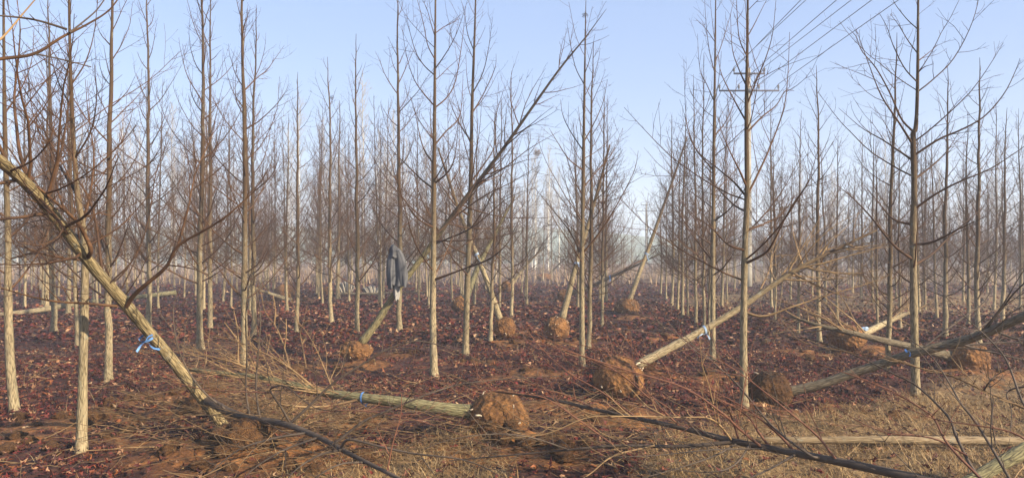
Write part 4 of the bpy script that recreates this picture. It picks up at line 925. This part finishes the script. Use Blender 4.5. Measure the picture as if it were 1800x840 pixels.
for lab, ox, oz, ex in WL:
    z = PT + oz + .34; a = np.array((PX + ox, PY - .19, z)); de = (z - H) * F / HOR; e = np.array(((ex - 900) * de / F, de, z))
    far = np.array((PX2 + ox, 112 - .19, z - 2.0)); nearp = a + (e - a) * ((PY + 25) / (PY - de))
    s = np.linspace(0, 1, 16)[:, None]
    w2 = far * (1 - s) + a * s - np.array((0, 0, 1.6)) * (4 * s * (1 - s)); s = s[1:]
    mb = MB(); mb.tube(np.concatenate([w2, a * (1 - s) + nearp * s]), np.full(31, .017), 4)
    o = mb.build('power_line', M_WIRE, None, a); o.location = a; tag(o, 'thin power line running up ' + lab, 'cable')

# ------------------------------------------------------------------ soil clods, stones of earth
cm = []
for i in range(7):
    mb = MB(); mb.raw(lump(ICO3[0], .42, 50 + i, 1.9, (1, .85, .62)), T=ICO3[1]); cm.append(mb.mesh('soil_clod', M_SOIL))
def clod(x, y, r, lab, g=None):
    o = link('soil_clod', cm[rnd.randrange(7)]); o.location = (x, y, gz(x, y) + r * .12); o.scale = (r, r, r); o.rotation_euler = (rnd.uniform(-.4, .4), rnd.uniform(-.4, .4), rnd.uniform(0, 6.28))
    return tag(o, lab, 'soil clod', g)
for px, py, r, lab in [(990, 826, .10, 'smooth reddish block of earth at the bottom edge, below the middle'), (1100, 742, .10, 'bright orange clod under the dark fallen treetop, right of the middle'), (345, 728, .17, 'dark wet earth lump at the foot of the leaning trunk'),
                       (368, 688, .16, 'tan earth mound behind the foot of the leaning trunk'), (905, 592, .17, 'loose clod lying against the ball of the left-tilted tree'), (1130, 660, .17, 'clod leaning on the right side of the muddy root ball'),
                       (430, 805, .22, 'large orange earth heap at the bottom, below the dark grey limb'), (520, 648, .13, 'orange clod beside the pale dry sapling'), (925, 657, .11, 'brown clod left of the muddy round root ball'), (170, 742, .16, 'flat orange clod behind the nearest upright trunk')]:
    clod(*GP(px, py), r, lab)
for i in range(190):
    s = rnd.choice(SOILW if i % 3 else SOILW[:12]); x = s[0] + rnd.gauss(0, .5) * s[2]; y = s[1] + rnd.gauss(0, .5) * s[2]
    if y > 3.6: clod(x, y, rnd.uniform(.03, .095), 'small crumbly lump of orange soil lying in the dug ground', 'small clods on the dug soil')

# ------------------------------------------------------------------ leaf litter, grass, sticks
def scatter(n, y0, y1, wide=.74):
    y = np.sqrt(nr.random(n) * (y1 * y1 - y0 * y0) + y0 * y0); x = (nr.random(n) * 2 - 1) * wide * y
    return x, y
PAL = np.array([(.050, .011, .009), (.088, .018, .013), (.032, .009, .008), (.125, .036, .018), (.22, .11, .062), (.16, .048, .014), (.11, .016, .012), (.30, .18, .105)])
PW = np.array([.23, .23, .13, .14, .12, .06, .06, .03])
def leaves(parts):
    VV = []; TT = []; CC = []; n0 = 0
    for x, y, size, pts in parts:
        keep = nr.random(len(x)) > np.maximum.reduce([soil_mask(x, y) * .93, straw_mask(x, y) * .80, np.clip((fbm(x * .8 + 70, y * .8 + 20, 4) - .47) * 5, 0, .75)])
        x, y = x[keep], y[keep]; n = len(x)
        a = np.linspace(0, 2 * math.pi, pts, endpoint=False)
        if pts >= 8:
            rad = np.where(np.arange(pts) % 2 == 0, 1.0, .42) * (.75 + .25 * np.cos(a))
        else: rad = np.ones(pts)
        s = size * nr.uniform(.55, 1.25, n); curl = nr.normal(.25, .45, n); fold = nr.normal(0, .5, n)
        lx = rad * np.cos(a); ly = rad * np.sin(a) * .85
        loc = np.zeros((n, pts + 1, 3)); jit = 1 + .18 * nr.normal(size=(n, pts))
        loc[:, :pts, 0] = lx * jit; loc[:, :pts, 1] = ly * jit
        loc[:, :pts, 2] = curl[:, None] * (rad ** 2)[None] * .6 + fold[:, None] * np.abs(ly)[None] + .12 * nr.normal(size=(n, pts))
        loc *= s[:, None, None] * .5
        tilt = np.abs(nr.normal(0, .38, n)); az = nr.random(n) * 6.283; sp_ = nr.random(n) * 6.283
        def rz(v, t): c, q = np.cos(t)[:, None], np.sin(t)[:, None]; return np.stack([v[..., 0] * c - v[..., 1] * q, v[..., 0] * q + v[..., 1] * c, v[..., 2]], -1)
        loc = rz(loc, sp_); c, q = np.cos(tilt)[:, None], np.sin(tilt)[:, None]
        loc = np.stack([loc[..., 0] * c + loc[..., 2] * q, loc[..., 1], -loc[..., 0] * q + loc[..., 2] * c], -1); loc = rz(loc, az)
        loc[..., 0] += x[:, None]; loc[..., 1] += y[:, None]; loc[..., 2] += (ground_z(x, y) + .008 + nr.random(n) * .03 + s * .25 * np.sin(tilt))[:, None]
        i = np.arange(n)[:, None] * (pts + 1) + n0; j = np.arange(pts)[None]
        TT.append(np.stack([i + pts + 0 * j, i + j, i + (j + 1) % pts], -1).reshape(-1, 3)); VV.append(loc.reshape(-1, 3)); n0 += n * (pts + 1)
        col = PAL[nr.choice(8, n, p=PW)] * np.array((1.12, 1.16, 1.0)) * nr.uniform(.5, 1.3, (n, 1)) * (.72 + .6 * vn(x * .9, y * .9))[:, None]
        CC.append(np.repeat(np.concatenate([col, np.ones((n, 1))], 1), pts + 1, 0))
    me = mkmesh('fallen_leaves', np.concatenate(VV), T=np.concatenate(TT)); me.polygons.foreach_set('use_smooth', np.zeros(len(me.polygons), bool))
    at = me.color_attributes.new('tone', 'FLOAT_COLOR', 'POINT'); at.data.foreach_set('color', np.concatenate(CC).astype(np.float32).ravel())
    me.materials.append(M_LEAF); return me
me = leaves([(*scatter(15000, 3.4, 8), .085, 10), (*scatter(34000, 8, 14), .09, 10), (*scatter(52000, 14, 25), .105, 5), (*scatter(42000, 25, 44), .13, 4)])
tag(link('fallen_leaves', me), 'carpet of curled purple brown fallen leaves', kind='stuff')

def blades(x, y, L, wd, flat, cols, name, label):
    n = len(x); az = nr.random(n) * 6.283; t = np.array([0, .35, .7, 1.0]); L = L * nr.uniform(.5, 1.3, n)
    el = R(90) - np.abs(nr.normal(flat, .35, n)); bend = nr.uniform(.2, 1.3, n)
    V = np.zeros((n, 4, 2, 3)); p = np.stack([x, y, ground_z(x, y) - .005], -1); d_ = 1.0 / 3
    for k in range(4):
        e = el - bend * t[k]; dx, dy, dz = np.cos(e) * np.cos(az), np.cos(e) * np.sin(az), np.sin(e)
        if k: p = p + np.stack([dx, dy, np.maximum(dz, -.15)], -1) * (L * d_)[:, None]
        sd_ = np.stack([-np.sin(az), np.cos(az), 0 * az], -1) * (wd * (1 - .8 * t[k]) * .5)
        V[:, k, 0] = p + sd_; V[:, k, 1] = p - sd_
    i = np.arange(n)[:, None] * 8; k = np.arange(3)[None] * 2
    Q = np.stack([i + k, i + k + 1, i + k + 3, i + k + 2], -1).reshape(-1, 4)
    me = mkmesh(name, V.reshape(-1, 3), Q)
    c = np.array(cols)[nr.integers(0, len(cols), n)] * nr.uniform(.7, 1.25, (n, 1))
    at = me.color_attributes.new('tone', 'FLOAT_COLOR', 'POINT'); at.data.foreach_set('color', np.repeat(np.concatenate([c, np.ones((n, 1))], 1), 8, 0).astype(np.float32).ravel())
    me.materials.append(M_GRASS); tag(link(name, me), label, kind='stuff')
STRAW = [(.37, .235, .095), (.26, .15, .058), (.46, .315, .15), (.17, .095, .04), (.32, .195, .075)]
def tufts(n, y0, y1, per, spread, mask):
    x, y = scatter(n, y0, y1); k = nr.random(n) < mask(x, y); x, y = x[k], y[k]
    x = np.repeat(x, per) + nr.normal(0, spread, len(x) * per); y = np.repeat(y, per) + nr.normal(0, spread, len(y) * per)
    return x, y
x1, y1 = tufts(5600, 3.6, 9, 26, .06, straw_mask)
blades(x1, y1, .15, .0045, .95, STRAW, 'dry_grass', 'pale straw coloured grass lying in tufts over the foreground')
x1, y1 = tufts(5200, 9, 40, 10, .12, lambda x, y: straw_mask(x, y))
blades(x1, y1, .24, .010, .5, STRAW + [(.22, .13, .07)], 'dry_grass', 'thin straw grass in the middle distance')
x1, y1 = scatter(5200, 4, 22)
blades(x1, y1, .22, .004, .9, [(.25, .16, .08), (.14, .08, .05), (.36, .26, .13)], 'dry_stalks', 'scattered dry stalks standing in the leaf litter')
x1, y1 = scatter(16000, 40, 110)
blades(x1, y1, .9, .05, .2, [(.26, .17, .09), (.20, .12, .08), (.32, .22, .12)], 'distant_weeds', 'brown dead weeds at the back of the field')
mb = MB()
for i in range(900):
    y = 3.8 + 16 * rnd.random() ** 1.4; x = rnd.uniform(-.72, .72) * y; L = rnd.uniform(.15, .9); a = rnd.uniform(0, 6.28)
    p = np.array((x, y, 0)); p = np.array((x, y, gz(x, y) + .02))
    pts = grow(p, np.array((math.cos(a), math.sin(a), rnd.uniform(0, .25))), L, 5, UP, -.1, .12)
    r = rnd.uniform(.0018, .006); mb.tube(pts, np.linspace(r, r * .4, 6), 4)
tag(mb.build('fallen_twigs', M_STRAWTWIG), 'broken twigs scattered over the leaf litter', kind='stuff')
# brush of pale cut twigs beside the leaning trunk
mb = MB()
for i in range(860):
    c0 = rnd.choice([(650, 780, 120, 35), (760, 800, 120, 25), (560, 740, 90, 30), (1080, 790, 120, 30), (950, 760, 110, 35), (1350, 800, 150, 25), (300, 760, 70, 40), (400, 660, 55, 25), (340, 625, 45, 18), (470, 690, 60, 22), (500, 790, 80, 30), (430, 760, 60, 30), (1480, 560, 70, 22), (1390, 570, 50, 20)])
    px, py = rnd.gauss(c0[0], c0[2]), rnd.gauss(c0[1], c0[3])
    if py < 540 or py > 838: continue
    x, y = GP(px, py); a = rnd.uniform(2.3, 4.0) if rnd.random() < .6 else rnd.uniform(0, 6.28); L = rnd.uniform(.3, 1.1)
    pts = grow(np.array((x, y, gz(x, y) + rnd.uniform(.01, .2))), np.array((math.cos(a), math.sin(a) * .7, rnd.uniform(-.1, .35))), L, 6, UP, -.15, .10)
    for q_ in pts: q_[2] = max(q_[2], gz(q_[0], q_[1]) + .01)
    r = rnd.uniform(.0015, .0042); mb.tube(pts, np.linspace(r, r * .35, 7), 4)
tag(mb.build('brush_twigs', twig_mat('brush', (.03, .016, .010), (.24, .145, .062), 7)), 'heap of pale cut twigs beside the leaning trunk and under the pale crown', kind='stuff')
# nest and the few dead leaf clumps still hanging on the trees
def clump(name, label, px, py, d, r, n):
    base = P(px, py, d); q = MB()
    for i in range(n):
        v = unit(rv()); p = v * r * rnd.uniform(.2, .9)
        q.tube(grow(p, perp(v), r * rnd.uniform(.8, 1.5), 3, -v, .6, .2), [r * .035] * 4, 3)
    o = q.build(name, M_FAR if 'nest' in name else M_DARKLIMB); o.location = base
    tag(o, label, 'nest' if 'nest' in name else 'leaf clump')
clump('bird_nest', 'round twig nest high in the hazy trees left of the slim pair', 945, 268, 80, .40, 90)
clump('dead_leaf_clump', 'dark withered leaf clump caught on a twig left of the kinked tall tree', 1533, 330, 9.4, .035, 30)
clump('dead_leaf_clump', 'dark withered leaf clump near the tip of the slim tree', 1028, 27, 10.9, .045, 30)
clump('dead_leaf_clump', 'dark withered leaf clump on the spire above the striped bundles', 582, 172, 18.6, .06, 30)
